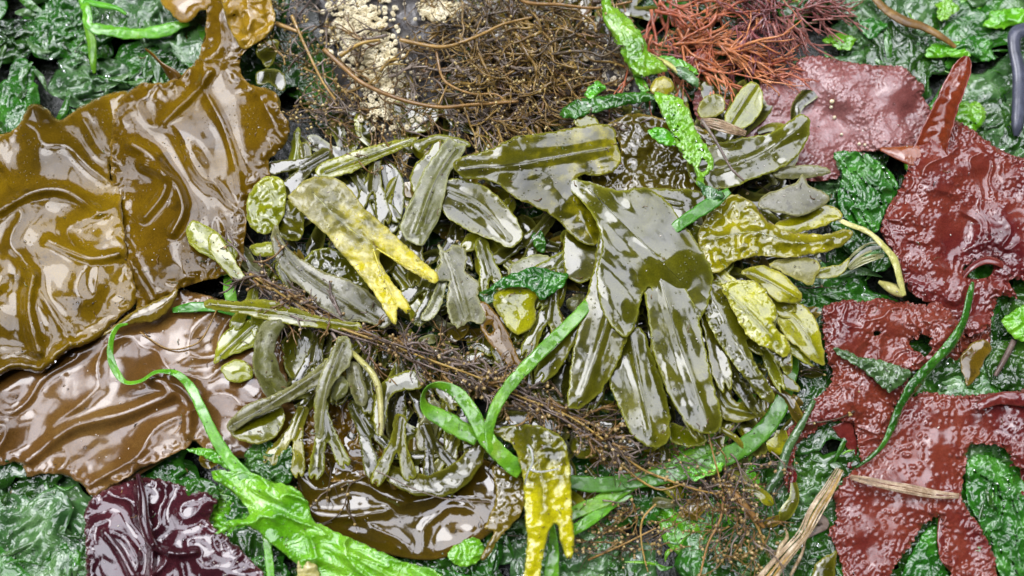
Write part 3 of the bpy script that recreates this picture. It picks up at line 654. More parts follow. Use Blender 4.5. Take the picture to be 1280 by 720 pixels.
red_sheet([(1117, 526), (1130, 508), (1139, 497), (1160, 490), (1186, 494), (1218, 494), (1250, 491), (1350, 488), (1350, 600), (1300, 590), (1280, 588), (1265, 577), (1258, 562), (1240, 556), (1220, 556), (1211, 560), (1206, 590), (1202, 620), (1212, 640), (1226, 660), (1243, 695), (1246, 722), (1250, 780), (1190, 780), (1188, 714), (1176, 700), (1174, 680), (1178, 650),
       (1170, 647), (1156, 655), (1146, 668), (1139, 682), (1124, 700), (1112, 725), (1105, 780), (1060, 780), (1054, 716), (1044, 684), (1036, 664), (1046, 648), (1043, 620), (1056, 598), (1068, 587), (1086, 572), (1100, 552)],
      18, M['red'], R4, sp=8.0, A=2.3, seed=4, ruffle=(3, 12, 8), sharp=.27, grid=1.6, rag=2.2, ragl=4, noise=[('f', 7, 55, 1), ('f', 1.5, 20, 1)], curl=4, curlw=7,
      ctrl=[(1170, 540, 12), (1190, 590, 10), (1090, 560, 6), (1100, 640, 10), (1230, 510, 14), (1270, 540, 14), (1220, 690, 4), (1080, 710, 4)])
strap('folded_flap', [(1224, 508, 42, 3, 0), (1212, 520, 44, 5, 30), (1222, 508, 46, 6, 20), (1250, 498, 46, 8, 0), (1290, 500, 44, 10, 0)][2:], M['red'], R4, cup=3, ripple=2, rl=6)
strap('side_strip', [(1182, 640, 22, 8, 0), (1178, 670, 24, 7, 20), (1182, 695, 22, 8, 30), (1192, 714, 20, 3, 0)], M['red'], R4, cup=3, ripple=1.5, rl=5)
R5 = root('turkish_towel_weed', 'small crimson pimpled scrap tucked against the right edge above green sea lettuce', 'red seaweed', (1215, 430), 5)
red_sheet([(1172, 402), (1195, 395), (1222, 395), (1236, 402), (1240, 420), (1232, 440), (1215, 452), (1190, 452), (1178, 440), (1180, 420)], 14, M['red'], R5, sp=5.5, A=1.4, seed=5, rag=2, noise=[('w', 6, 22, 2), ('c', 6, 20, 2)], curl=4)
red_sheet([(1262, 585), (1275, 578), (1340, 580), (1340, 650), (1290, 640), (1270, 620)], 12, M['red'], R5, sp=7, A=1.4, seed=6, rag=1.5, noise=[('w', 6, 30, 2)], curl=4)
# ================================================================ RED FILAMENT WEED, top
def filament(name, label, cx, cy, spots, mat, n, rlen, thick):
    t = root(name, label, 'red seaweed', (cx, cy), 6)
    for (x, y, dirs, k) in spots:
        b = Bag()
        for i in range(k):
            a = random.uniform(*dirs); L_ = random.uniform(*rlen)
            strand(b, x+random.gauss(0, 9), y+random.gauss(0, 7), random.uniform(20, 46), a, L_, random.uniform(*thick), 0, 1, wig=.16, spread=.5, kids=4, zr=8, zmin=12)
        b.build('tuft', mat, t)
    return t
filament('red_filament_weed', 'bright orange red stringy seaweed tuft fanning out behind the green leaf', 860, 40,
         [(850, 45, (-1.2, 1.2), 18), (830, 10, (-2.5, 2.5), 14), (900, 60, (-.6, .8), 12), (870, 85, (-.2, 1.3), 8), (900, 15, (-3.1, 3.1), 12), (810, 50, (.3, 2.6), 9)], M['fil_orange'], 0, (45, 95), (1.8, 3.0))
filament('red_filament_weed', 'dusky pink stringy seaweed tuft beside the bright orange one', 960, 20,
         [(960, 12, (-3.1, 3.1), 34), (930, 40, (0, 2.2), 20), (1010, 10, (-.8, .8), 16), (985, 25, (.2, 1.6), 12), (880, 70, (0, 6.28), 12)], M['fil_pink'], 0, (30, 65), (1.3, 2.2))
filament('red_filament_weed', 'sparse orange strings trailing over the pink pimpled seaweed edge', 930, 85,
         [(925, 75, (-.2, .9), 15), (960, 90, (-.4, .5), 8)], M['fil_orange'], 0, (35, 65), (1.5, 2.3))
t_, _ = sheet('red_scrap', [(862, 70), (875, 63), (890, 68), (893, 80), (884, 90), (868, 88)], 40, M['red_orange'], None, 2.5, noise=[('f', 2, 12)], curl=3, label='small round brick red scrap under the orange strings', cat='red seaweed')

# ================================================================ BROWN WIRY WEED, top centre
def wiry(label, cx, cy, stems, fill, group=None):
    t = root('wiry_weed', label, 'wiry seaweed', (cx, cy), 8)
    for s, r in stems:
        b = Bag(); b.tube(s, r, r*.6, 0, 7, 4); b.build('stem', M['stem'], t)
    for (reg, n, dirs, rl, th, mats, bead, z) in fill:
        b = Bag()
        for i in range(n):
            x = random.gauss(reg[0], reg[2]); y = random.gauss(reg[1], reg[3])
            strand(b, x, y, random.uniform(*z), random.uniform(*dirs), random.uniform(*rl), random.uniform(*th), random.choice(mats), 2 if random.random() < .5 else 1, 3, wig=.28, bead=bead, zr=9, zmin=8, kids=3)
        b.build('branchlets', [M['twig'], M['twig_dark'], M['twig_grey'], M['bead']], t)['kind'] = 'stuff'
    return t
wiry('mass of brown wiry seaweed with tiny beads and amber stems, top centre', 610, 80,
     [([(405, 62, 50), (430, 85, 52), (455, 105, 58), (500, 124, 62), (548, 134, 64), (590, 131, 62), (648, 127, 58)], 3.4),
      ([(500, 50, 60), (540, 58, 64), (565, 57, 66), (600, 44, 68), (630, 30, 66), (665, 22, 62)], 3.0),
      ([(545, 62, 58), (552, 95, 62), (565, 108, 62), (590, 117, 60), (620, 118, 60), (632, 128, 56)], 2.0),
      ([(640, -20, 60), (655, 2, 60), (700, 6, 62), (745, 10, 60), (790, 2, 56)], 2.8), ([(425, 70, 56), (450, 55, 60), (475, 50, 60)], 3.2), ([(548, 131, 62), (560, 105, 60)], 1.6)],
     [((670, 60, 45, 36), 26, (0, 6.28), (60, 110), (2.4, 3.8), [0, 0, 1], .06, (10, 50)), ((620, 130, 60, 18), 16, (-.5, .9), (60, 110), (2.2, 3.6), [0, 1, 2], .06, (10, 46)),
      ((660, 60, 55, 38), 110, (0, 6.28), (40, 95), (1.3, 2.9), [0, 0, 0, 1], .08, (30, 62)),
      ((600, 100, 70, 30), 70, (-.6, .9), (40, 90), (1.3, 2.8), [0, 0, 2, 2], .09, (26, 58)),
      ((450, 60, 34, 50), 8, (0, 6.28), (40, 80), (1.2, 2.4), [0, 0, 1, 2], .09, (34, 60)), ((560, 40, 50, 30), 34, (0, 6.28), (40, 80), (.9, 1.7), [0, 0, 1, 2], .09, (24, 55)),
      ((690, 120, 40, 20), 50, (0, 6.28), (30, 70), (1.2, 2.5), [0, 1, 2], .1, (24, 50)),
      ((600, 145, 55, 10), 50, (-.5, .8), (30, 70), (.9, 1.8), [2, 2, 0], .1, (26, 48))])
wiry('looser greyish brown wiry seaweed hanging between the kelp neck and the barnacle rock', 400, 90,
     [([(365, 20, 50), (378, 50, 54), (392, 80, 56), (405, 105, 52), (420, 125, 46)], 2.4), ([(345, 30, 44), (360, 35, 48), (378, 42, 50)], 3.6)],
     [((400, 60, 28, 45), 46, (0, 6.28), (35, 75), (.8, 1.6), [0, 2, 1], .14, (20, 48)),
      ((420, 140, 36, 14), 34, (-.6, .7), (30, 60), (.8, 1.6), [2, 2, 0], .2, (22, 44)),
      ((470, 110, 24, 40), 22, (.8, 2.3), (30, 60), (.8, 1.4), [0, 0, 2], .1, (28, 50))])
# diagonal spray across the middle
spine = catmull([(312, 345), (360, 375), (410, 400), (470, 425), (530, 450), (600, 470), (660, 500), (715, 525), (770, 560)], False, 6)
t = root('wiry_weed', 'long mauve brown beaded wiry seaweed running diagonally across the middle of the heap', 'wiry seaweed', (540, 450), 10)
for off, r in ((0, 2.2), (7, 1.8), (-8, 1.6)):
    b = Bag(); b.tube([(x, y+off+3*math.sin(x/30+off), 66+3*math.sin(x/22+off)) for x, y in spine[::5]], r*.8, r*.5, 0, 6, 4); b.build('stem', M['stem' if off == 0 else 'twig_grey'], t)
for (i0, i1, n) in ((0, 40, 110), (40, 200, 150)):
    b = Bag()
    for i in range(n):
        q = spine[random.randint(min(i0, len(spine)-1), min(i1, len(spine)-1))]; a = .45+random.gauss(0, .55)
        strand(b, q[0]+random.gauss(0, 6), q[1]+random.gauss(0, 9), random.uniform(50, 70), a+random.choice([0, 0, math.pi]), random.uniform(18, 50), random.uniform(1.0, 2.4), random.choice([0, 0, 1, 2, 2]), 1, 3, wig=.3, bead=.12, zr=6, zmin=30, br=(1.0, 2.4))
    b.build('branchlets', [M['twig'], M['twig_dark'], M['twig_grey'], M['bead']], t)['kind'] = 'stuff'
wiry('thin brown wiry seaweed ending in a bushy knot over dark sea lettuce, lower centre right', 850, 600,
     [([(740, 540, 50), (770, 560, 48), (800, 585, 46), (835, 600, 42), (870, 612, 38), (900, 618, 34)], 1.9), ([(745, 555, 46), (775, 580, 44), (800, 600, 44), (825, 612, 42), (850, 606, 42)], 1.7), ([(885, 540, 50), (892, 570, 46), (900, 600, 40), (905, 620, 34)], 1.3),
      ([(905, 605, 38), (925, 630, 32), (945, 655, 28), (955, 680, 24)], 2.4), ([(905, 620, 36), (900, 650, 30), (885, 680, 26), (875, 720, 22)], 1.8), ([(820, 630, 34), (803, 650, 30), (802, 680, 26), (810, 715, 24)], 1.4)],
     [((820, 585, 50, 18), 40, (-.4, 1.2), (25, 60), (.7, 1.4), [0, 2, 2], .1, (24, 44)), ((905, 620, 26, 26), 55, (0, 6.28), (20, 55), (.7, 1.5), [0, 0, 1, 2], .1, (18, 38)),
      ((800, 655, 60, 20), 34, (2.6, 3.6), (25, 70), (.6, 1.2), [2, 0, 1], .12, (16, 30)), ((920, 660, 30, 25), 26, (.8, 2.4), (20, 60), (.7, 1.4), [0, 0, 2], .1, (16, 28))])
wiry('short dark grey wisps of wiry seaweed below the flat kelp bottom centre', 760, 690, [([(735, 700, 22), (780, 680, 26), (820, 660, 28)], 1.4)], [((770, 680, 30, 14), 16, (2.4, 3.8), (20, 50), (.6, 1.1), [2, 1], .1, (14, 26))])

# ================================================================ ROCKWEED
def rw(label, xy, z=10, name='rockweed_frond', cat='rockweed'): return root(name, label, cat, xy, z)
def one(label, pts, z, mat, name='rockweed_frond', cat='rockweed', rib=None, ribw=3.5, riba=2.2, **k):
    """a frond of one lobe: blade + midrib"""
    cx = sum(p[0] for p in pts)/len(pts); cy = sum(p[1] for p in pts)/len(pts)
    t = root(name, label, cat, (cx, cy), max(2, z-18))
    add(t, pts, z, mat, rib, ribw, riba, **k)
    return t
def add(t, pts, z, mat, rib=None, ribw=3.5, riba=2.2, name='blade', curl=5, curlw=7, grid=2.5, noise=(('f', 1.0, 28, 1), ('f', .12, 8, 1)), mr=1.0, **k):
    rbs = [(rib, riba, ribw)] if rib else []
    curl *= .8 if mr == 0 else random.choice([.4, .3, .2, .1, -.3]) if abs(curl) < 9 else .3; curlw *= 1.4; k.setdefault('th', .65); noise = list(noise)+[('f', 5.0, 75, 1)]; k.setdefault('rag', 1.3); k.setdefault('ragl', 9)
    g = k.pop('grad', None)
    if g:
        gx, gy = g[2]-g[0], g[3]-g[1]; gl = gx*gx+gy*gy
        k['attr'] = lambda x, y: np.clip(((x-g[0])*gx+(y-g[1])*gy)/gl+.45*fbm(x/16, y/16, 4, 5), 0, 1)
    if rib:
        an = math.degrees(math.atan2(rib[-1][1]-rib[0][1], rib[-1][0]-rib[0][0])); noise.append(('f', .4, 9, 1, an, 7))
    o, zf = sheet(name, pts, z, M[mat], t, grid, noise=list(noise), ribs=rbs, curl=curl, curlw=curlw, **k)
    if rib and mr:
        c = catmull(rib, False, 5); zz = zf(c[:, 0], c[:, 1])
        b = Bag(); cc = b.tube([(x, y, h+.1) for (x, y), h in zip(c, zz)], mr, mr*.25, 0, 6, 5, .45)
        if 'attr' in k: b.a['tip'] = [np.repeat(k['attr'](cc[:, 0], cc[:, 1]), 6)]
        b.build('midrib', M[mat], t)
    return o, zf
W_ = 'fucus'
# --- back layer
one('olive rockweed blade upright under the brown wiry stem, top centre', [(492, 130), (500, 126), (520, 127), (545, 133), (548, 145), (540, 160), (525, 166), (505, 165), (493, 150)], 36, 'fucus')
one('narrow olive rockweed finger standing beside the kelp corner', [(362, 190), (368, 165), (375, 160), (376, 190), (374, 215), (364, 222), (360, 215)], 34, 'fucus_green', mr=0)
one('tiny olive rockweed tip between kelp and wiry weed', [(320, 92), (332, 86), (350, 88), (357, 98), (356, 112), (346, 112), (336, 104), (322, 106)], 40, 'fucus_dark', ctrl=[(320, 95, -4), (355, 100, 8)])
one('small silvery olive blade just right of the golden kelp lobe', [(325, 55), (335, 50), (348, 52), (346, 68), (336, 84), (328, 78), (320, 66)], 46, 'fucus', ctrl=[(325, 55, 8), (335, 85, -6)])
t = rw('dark olive rockweed blades half hidden behind the yellow frond', (440, 230), 8)
add(t, [(400, 205), (440, 190), (480, 178), (520, 172), (512, 182), (470, 200), (440, 215), (410, 222), (395, 218)], 52, 'fucus_green', rib=[(405, 215), (450, 198), (515, 174)], curl=3)
add(t, [(455, 205), (480, 200), (500, 215), (505, 250), (495, 290), (478, 280), (462, 250)], 38, 'fucus_dark', rib=[(475, 205), (490, 280)])
add(t, [(420, 225), (445, 215), (465, 235), (480, 270), (470, 290), (440, 250)], 34, 'fucus')
for (x, y, an_, L_, w_, z_, m_) in [(470, 190, 95, 95, 13, 44, 'fucus'), (440, 210, 60, 90, 12, 40, 'fucus_dark'), (500, 215, 120, 85, 10, 36, 'fucus_green'), (400, 230, 40, 80, 11, 36, 'fucus')]:
    add(t, fork_outline(x, y, math.radians(an_), L_, w_, .5, .35), z_, m_, rib=[(x, y), (x+.5*L_*math.cos(math.radians(an_)), y+.5*L_*math.sin(math.radians(an_)))], curl=5)
one('thin arched olive ribbon beside the white edged straps', [(515, 180), (530, 172), (550, 168), (575, 172), (588, 182), (580, 184), (560, 178), (540, 180), (525, 190)], 56, 'fucus', mr=0)
one('pale edged olive strap leaning over the dark gap', [(512, 225), (520, 205), (535, 190), (543, 175), (552, 180), (545, 205), (530, 222), (518, 240)], 58, 'fucus')
one('rockweed strap coloured with a grey sheen leaning down from the twin pointed tips', [(560, 172), (572, 178), (583, 182), (574, 200), (562, 218), (556, 245), (548, 275), (538, 292), (529, 306), (514, 303), (501, 288), (505, 268), (516, 245), (528, 215), (545, 192)], 66, 'fucus_grey', rib=[(570, 185), (545, 225), (520, 290)], curl=4)
one('olive rockweed lobe with a round tip left of the central silver frond', [(546, 238), (562, 224), (582, 225), (604, 232), (626, 248), (642, 268), (652, 288), (650, 302), (636, 310), (620, 302), (600, 294), (578, 284), (560, 272), (550, 256)], 60, 'fucus', rib=[(560, 240), (600, 260), (635, 298)], curl=8, curlw=12)
t = rw('wide horizontal rockweed frond with a silvery reflection and a yellow rounded end', (680, 210), 20)
add(t, [(566, 205), (580, 195), (610, 188), (645, 171), (680, 166), (715, 160), (745, 155), (760, 156), (770, 164), (770, 178), (776, 192), (774, 206), (764, 216), (745, 220), (730, 218), (722, 224), (736, 240), (746, 262), (752, 285), (750, 300), (743, 306), (724, 302), (706, 284), (690, 270), (668, 258), (645, 248), (622, 230), (600, 224), (578, 222)],
    76, 'fucus', rib=[(575, 212), (640, 205), (700, 195), (760, 185)], ribw=7, riba=4, grad=(700, 190, 930, 185), curl=9, curlw=14, ctrl=[(600, 205, -6), (670, 200, 8), (755, 185, 2), (735, 280, -6), (690, 240, 6)], noise=(('f', 3, 50, 1), ('f', .15, 9, 1)))
# --- left fronds
t = rw('yellow forked rockweed frond with powdery film lying in the centre left', (450, 310), 26, cat='rockweed')
add(t, [(360, 248), (370, 236), (383, 224), (400, 221), (422, 224), (438, 236), (452, 256), (472, 274), (500, 300), (524, 322), (546, 342), (548, 350), (541, 354), (518, 342), (498, 330), (480, 317), (474, 318), (478, 332), (490, 352), (508, 374), (514, 386), (508, 392), (498, 384), (496, 400), (494, 405), (484, 396), (474, 376), (456, 352), (438, 330), (424, 314), (410, 296), (400, 286), (380, 268)],
    78, 'fucus_bright', rib=[(390, 240), (430, 280), (470, 310)], ribw=6, riba=3, curl=9, curlw=9, grid=2.2, noise=(('f', 2.5, 24, 2), ('f', .5, 6, 2)), grad=(420, 255, 480, 360), rag=1.2, ragl=8)
vein(t, [[(470, 310, 91), (500, 328, 89), (540, 348, 84)], [(466, 310, 91), (478, 345, 89), (495, 380, 84)]], M['fucus_bright'], 1.2, tip=1.0)
one('rounded grey green rockweed pad beside the kelp edge', [(309, 250), (318, 232), (335, 220), (352, 224), (358, 240), (356, 262), (348, 282), (334, 292), (318, 288), (308, 272)], 54, 'fucus_green', curl=9, curlw=11, noise=(('f', 4, 18, 2), ('f', 1, 7, 2)))
one('bluish grey rockweed pad right of the rounded green pad', [(345, 262), (360, 250), (378, 258), (380, 280), (376, 298), (360, 300), (346, 290)], 48, 'fucus', curl=7, noise=(('f', 4, 18, 2),))
one('small yellow green pod under the grey pad', [(312, 310), (320, 304), (340, 302), (346, 310), (342, 320), (320, 320)], 58, 'fucus_green', curl=6, curlw=5, mr=0)
t = rw('pair of yellow green rockweed fingers resting on the brown kelp', (265, 315), 30)
add(t, [(232, 292), (236, 280), (246, 276), (258, 282), (280, 296), (294, 308), (296, 322), (288, 332), (276, 330), (255, 318), (240, 308)], 58, 'fucus_green', curl=7, curlw=7)
add(t, [(259, 300), (264, 292), (272, 292), (284, 308), (298, 332), (306, 348), (300, 353), (288, 346), (272, 328), (262, 314)], 66, 'fucus_green', curl=6, curlw=5)
t = rw('grey horn shaped rockweed frond curving right under the yellow fork', (400, 340), 20)
add(t, [(340, 288), (346, 282), (354, 300), (366, 316), (384, 328), (410, 342), (440, 352), (470, 372), (488, 398), (480, 410), (455, 402), (430, 400), (402, 384), (380, 362), (358, 345), (346, 326), (340, 306)], 60, 'fucus_grey', rib=[(346, 292), (370, 332), (420, 368), (470, 400)], curl=7, curlw=8)
add(t, [(378, 330), (400, 310), (430, 318), (455, 350), (462, 372), (440, 380), (405, 360)], 52, 'fucus', noise=(('f', 4, 18, 2), ('f', 1.2, 6, 2)))
t = rw('long pale olive rockweed strap pointing left with a blunt tip', (350, 388), 24)
add(t, [(256, 376), (270, 374), (300, 376), (330, 374), (355, 380), (390, 392), (425, 400), (450, 404), (448, 414), (415, 412), (380, 408), (340, 402), (300, 392), (270, 388), (257, 384)], 66, 'fucus_green', rib=[(262, 380), (340, 388), (440, 408)], curl=5, curlw=6)
t = rw('olive yellow rounded rockweed lobes below the blunt strap', (290, 430), 14)
add(t, [(268, 448), (272, 428), (285, 412), (305, 402), (325, 398), (330, 410), (322, 430), (300, 440), (280, 448), (268, 454)], 44, 'fucus_green', curl=6, rib=[(275, 445), (318, 405)])
add(t, [(276, 462), (286, 452), (302, 450), (314, 458), (316, 472), (300, 478), (284, 474)], 40, 'fucus_green', curl=5)
add(t, [(352, 430), (362, 415), (380, 405), (392, 420), (390, 450), (375, 475), (358, 466)], 36, 'fucus')
t = rw('rolled grey green rockweed blade, glassy and curved, between two olive lobes', (335, 450), 22)
strap('rolled_blade', [(352, 400, 62, 10, 0), (336, 415, 66, 13, 0), (330, 440, 68, 14, 0), (334, 465, 66, 16, 0), (344, 485, 60, 16, 0), (350, 500, 54, 10, 0)], M['fucus_grey'], t, cup=9, nseg=12, ripple=2, rl=16, wob=.12, th=.6)
t = rw('wrinkled grey green rockweed strap lying above a translucent yellow lobe, lower left', (370, 500), 22)
add(t, [(284, 532), (292, 520), (310, 505), (335, 496), (360, 484), (385, 468), (405, 452), (418, 440), (432, 444), (424, 462), (400, 480), (372, 496), (345, 510), (318, 522), (300, 534), (288, 540)], 68, 'fucus_grey', rib=[(290, 532), (350, 498), (425, 448)], curl=7, curlw=8)
add(t, [(288, 538), (305, 528), (330, 515), (352, 508), (355, 525), (345, 545), (325, 555), (305, 552), (292, 546)], 56, 'fucus_green', curl=5)
one('upright narrow grey strap with dark pits hanging from the beaded weed', [(424, 420), (436, 422), (440, 440), (436, 458), (424, 470), (412, 490), (406, 515), (404, 545), (396, 548), (393, 530), (394, 500), (398, 475), (408, 452), (416, 435)], 76, 'fucus_grey', rib=[(430, 428), (410, 480), (399, 540)], curl=5, curlw=6)
t = rw('pair of smooth bluish rockweed pods side by side under the beaded weed', (440, 480), 20)
add(t, [(414, 488), (418, 474), (428, 470), (435, 478), (434, 490), (424, 500), (416, 498)], 60, 'fucus_grey', curl=8, curlw=6, mr=0)
add(t, [(433, 460), (440, 452), (450, 456), (455, 475), (460, 495), (456, 508), (446, 504), (436, 484)], 66, 'fucus_grey', curl=8, curlw=6, mr=0)
one('grey strap bending right beside the yellow stalk', [(470, 492), (478, 478), (495, 468), (515, 462), (530, 470), (528, 485), (505, 488), (490, 494), (485, 510), (480, 535), (472, 545), (466, 525)], 62, 'fucus', curl=7, curlw=7)
one('brown olive blade under the yellow stalk', [(486, 500), (500, 495), (505, 515), (500, 545), (492, 560), (484, 545), (482, 520)], 44, 'fucus_dark')
t = rw('grey ragged rockweed frond with a split tip in the middle of the heap', (580, 370), 24)
add(t, [(548, 306), (556, 314), (566, 306), (578, 308), (584, 322), (582, 340), (598, 352), (598, 372), (606, 390), (604, 405), (586, 402), (574, 410), (562, 400), (558, 375), (560, 352), (540, 352), (546, 338), (550, 325)], 62, 'fucus_grey', rag=1.8, ragl=4, rib=[(560, 315), (572, 350), (585, 395)], curl=5)
add(t, [(558, 320), (563, 335), (557, 360), (550, 385), (538, 400), (525, 398), (535, 380), (546, 355)], 58, 'fucus_grey', rag=1, ragl=4, curl=5)
one('narrow pale blade pointing down right of the loop of eelgrass', [(535, 505), (545, 498), (552, 515), (546, 540), (536, 560), (524, 562), (520, 545), (526, 525)], 44, 'fucus_grey')
one('amber brown rockweed rib with a dark pit beside the yellow stub', [(596, 380), (606, 378), (620, 392), (632, 410), (645, 440), (655, 462), (640, 462), (622, 440), (606, 420), (598, 400)], 60, 'kelp', curl=6, curlw=6, holes=[[(607, 408), (614, 406), (617, 413), (611, 417)]])
t = rw('stubby yellow rockweed end beside a crinkled green scrap, centre', (645, 390), 24)
add(t, [(616, 378), (622, 364), (640, 358), (662, 360), (676, 366), (670, 378), (670, 398), (664, 410), (650, 418), (636, 412), (626, 396)], 62, 'fucus_gold', curl=9, curlw=9, mr=0)
add(t, [(636, 335), (655, 322), (680, 318), (698, 328), (702, 340), (690, 352), (660, 356), (640, 350)], 50, 'fucus_grey', curl=8, curlw=8)
one('dark mossy rockweed slab behind the eelgrass strap', [(660, 420), (690, 400), (715, 410), (712, 440), (700, 470), (670, 465), (650, 450), (640, 430)], 40, 'fucus_dark', curl=8, curlw=10)
one('dark rounded rockweed lobe beside the tip of the central fan', [(668, 470), (690, 455), (712, 452), (716, 480), (712, 505), (690, 500), (672, 490)], 42, 'fucus_dark', curl=7)
t = rw('cluster of dark olive forked rockweed blades under the beaded weed, left of the green loop', (470, 470), 10)
for (x, y, an_, L_, w_, z_, m_) in [(470, 420, 110, 100, 12, 46, 'fucus'), (500, 440, 80, 95, 12, 42, 'fucus_dark'), (450, 430, 140, 85, 11, 40, 'fucus_green'), (520, 450, 60, 80, 10, 38, 'fucus'), (400, 410, 100, 90, 12, 40, 'fucus_dark'), (560, 500, 100, 70, 11, 36, 'fucus')]:
    add(t, fork_outline(x, y, math.radians(an_), L_, w_, .5, .35), z_, m_, rib=[(x, y), (x+.5*L_*math.cos(math.radians(an_)), y+.5*L_*math.sin(math.radians(an_)))], curl=5)
t = rw('dark forked rockweed plant in the gap between the ragged grey frond and the big fan', (640, 300), 10)
for (x, y, an_, L_, w_, z_, m_) in [(690, 270, 130, 95, 12, 44, 'fucus_dark'), (600, 290, 60, 80, 12, 38, 'fucus'), (700, 330, 110, 110, 12, 42, 'fucus'), (570, 260, 90, 80, 10, 36, 'fucus_dark'), (650, 420, 80, 85, 12, 34, 'fucus')]:
    add(t, fork_outline(x, y, math.radians(an_), L_, w_, .5, .35), z_, m_, rib=[(x, y), (x+.5*L_*math.cos(math.radians(an_)), y+.5*L_*math.sin(math.radians(an_)))], curl=5)
t = rw('bushy olive rockweed plant whose forked blades fill the heap around the yellow forked frond', (480, 340), 16)
for (x, y, an_, L_, w_, z_, m_) in [(530, 250, 110, 100, 14, 54, 'fucus'), (490, 330, 50, 85, 13, 50, 'fucus_green'), (600, 300, 75, 95, 13, 48, 'fucus'), (560, 330, 130, 80, 12, 52, 'fucus_dark'), (350, 330, 60, 85, 12, 46, 'fucus'),
        (320, 350, 100, 70, 11, 44, 'fucus_green'), (620, 430, 70, 85, 13, 46, 'fucus'), (660, 440, 100, 80, 13, 44, 'fucus_dark'), (690, 350, 95, 100, 14, 50, 'fucus'), (410, 190, 150, 80, 12, 44, 'fucus_dark'), (380, 180, 80, 70, 11, 40, 'fucus'), (640, 250, 120, 80, 12, 40, 'fucus_green')]:
    add(t, fork_outline(x, y, math.radians(an_), L_, w_, .5, .38), z_, m_, rib=[(x, y), (x+.5*L_*math.cos(math.radians(an_)), y+.5*L_*math.sin(math.radians(an_)))], curl=5)
t = rw('olive rockweed plant with forked blades hanging over the upper edge of the dark kelp', (450, 540), 14)
for (x, y, an_, L_, w_, z_, m_) in [(400, 500, 80, 95, 13, 50, 'fucus'), (440, 505, 60, 90, 12, 46, 'fucus_dark'), (380, 510, 110, 80, 12, 44, 'fucus_green'), (500, 520, 95, 85, 13, 50, 'fucus'), (530, 530, 70, 70, 12, 46, 'fucus_dark'), (570, 545, 110, 70, 11, 44, 'fucus')]:
    add(t, fork_outline(x, y, math.radians(an_), L_, w_, .5, .35), z_, m_, rib=[(x, y), (x+.5*L_*math.cos(math.radians(an_)), y+.5*L_*math.sin(math.radians(an_)))], curl=5)
# --- sickle, dangling yellow frond
t = rw('sickle shaped olive rockweed curving above the dark kelp pool', (540, 590), 16)
strap('blade', [(448, 552, 30, 1.5, 0), (465, 575, 38, 6, 20), (490, 592, 44, 11, 20), (520, 605, 46, 14, 15), (550, 605, 48, 16, 10), (575, 592, 52, 16, 5), (592, 572, 56, 12, 0), (602, 555, 58, 6, 0)], M['fucus'], t, cup=4, nseg=12, ripple=2.5, rl=18, wob=.15, th=.6)
strap('blade', [(478, 574, 30, 4), (510, 572, 36, 9), (545, 570, 38, 9), (565, 562, 38, 4)], M['fucus_dark'], t, cup=6, nseg=8)
t = rw('hanging yellow rockweed frond forked at the bottom, a white thread on it', (680, 620), 20)
o_, zy = add(t, [(616, 538), (640, 532), (662, 530), (690, 538), (706, 552), (712, 580), (714, 612), (716, 650), (718, 672), (716, 694), (710, 700), (702, 682), (697, 658), (691, 656), (684, 672), (678, 700), (672, 740), (655, 742), (657, 700), (659, 670), (656, 640), (654, 600), (648, 575), (640, 556)],
    74, 'fucus', grad=(670, 560, 680, 625), curl=10, curlw=10, rib=[(665, 545), (678, 600), (680, 640)], ribw=7, riba=3, ctrl=[(640, 535, -14), (670, 560, 4), (690, 640, 0), (665, 710, -6)], grid=2.3, noise=(('f', 3, 20, 2), ('f', 1, 7, 2)))
vein(t, [[(659, 556, 88), (664, 562, 89), (666, 578, 90), (660, 590, 89), (656, 606, 84)], [(662, 586, 90), (675, 590, 91), (698, 586, 88)]], M['film'], 1.8, 'thread', .4)
add(t, [(600, 530), (625, 515), (665, 515), (700, 525), (712, 545), (690, 555), (650, 545), (620, 545)], 58, 'fucus_dark', curl=8, curlw=10)
one('dark brown rockweed drip ending in a pale tip left of the hanging yellow frond', [(616, 582), (628, 586), (645, 592), (656, 605), (655, 630), (646, 650), (630, 665), (622, 676), (614, 690), (604, 700), (602, 694), (612, 676), (618, 664), (606, 660), (612, 645), (620, 620), (618, 600)], 50, 'kelp_dark', curl=6, curlw=7, noise=(('f', 2, 16, 2), ('f', 1.5, 6, 2)))
one('round olive rockweed knob tucked beside the beaded weed lower centre', [(712, 556), (722, 545), (740, 546), (750, 560), (742, 572), (722, 572)], 44, 'fucus_green', curl=9, curlw=8, mr=0)
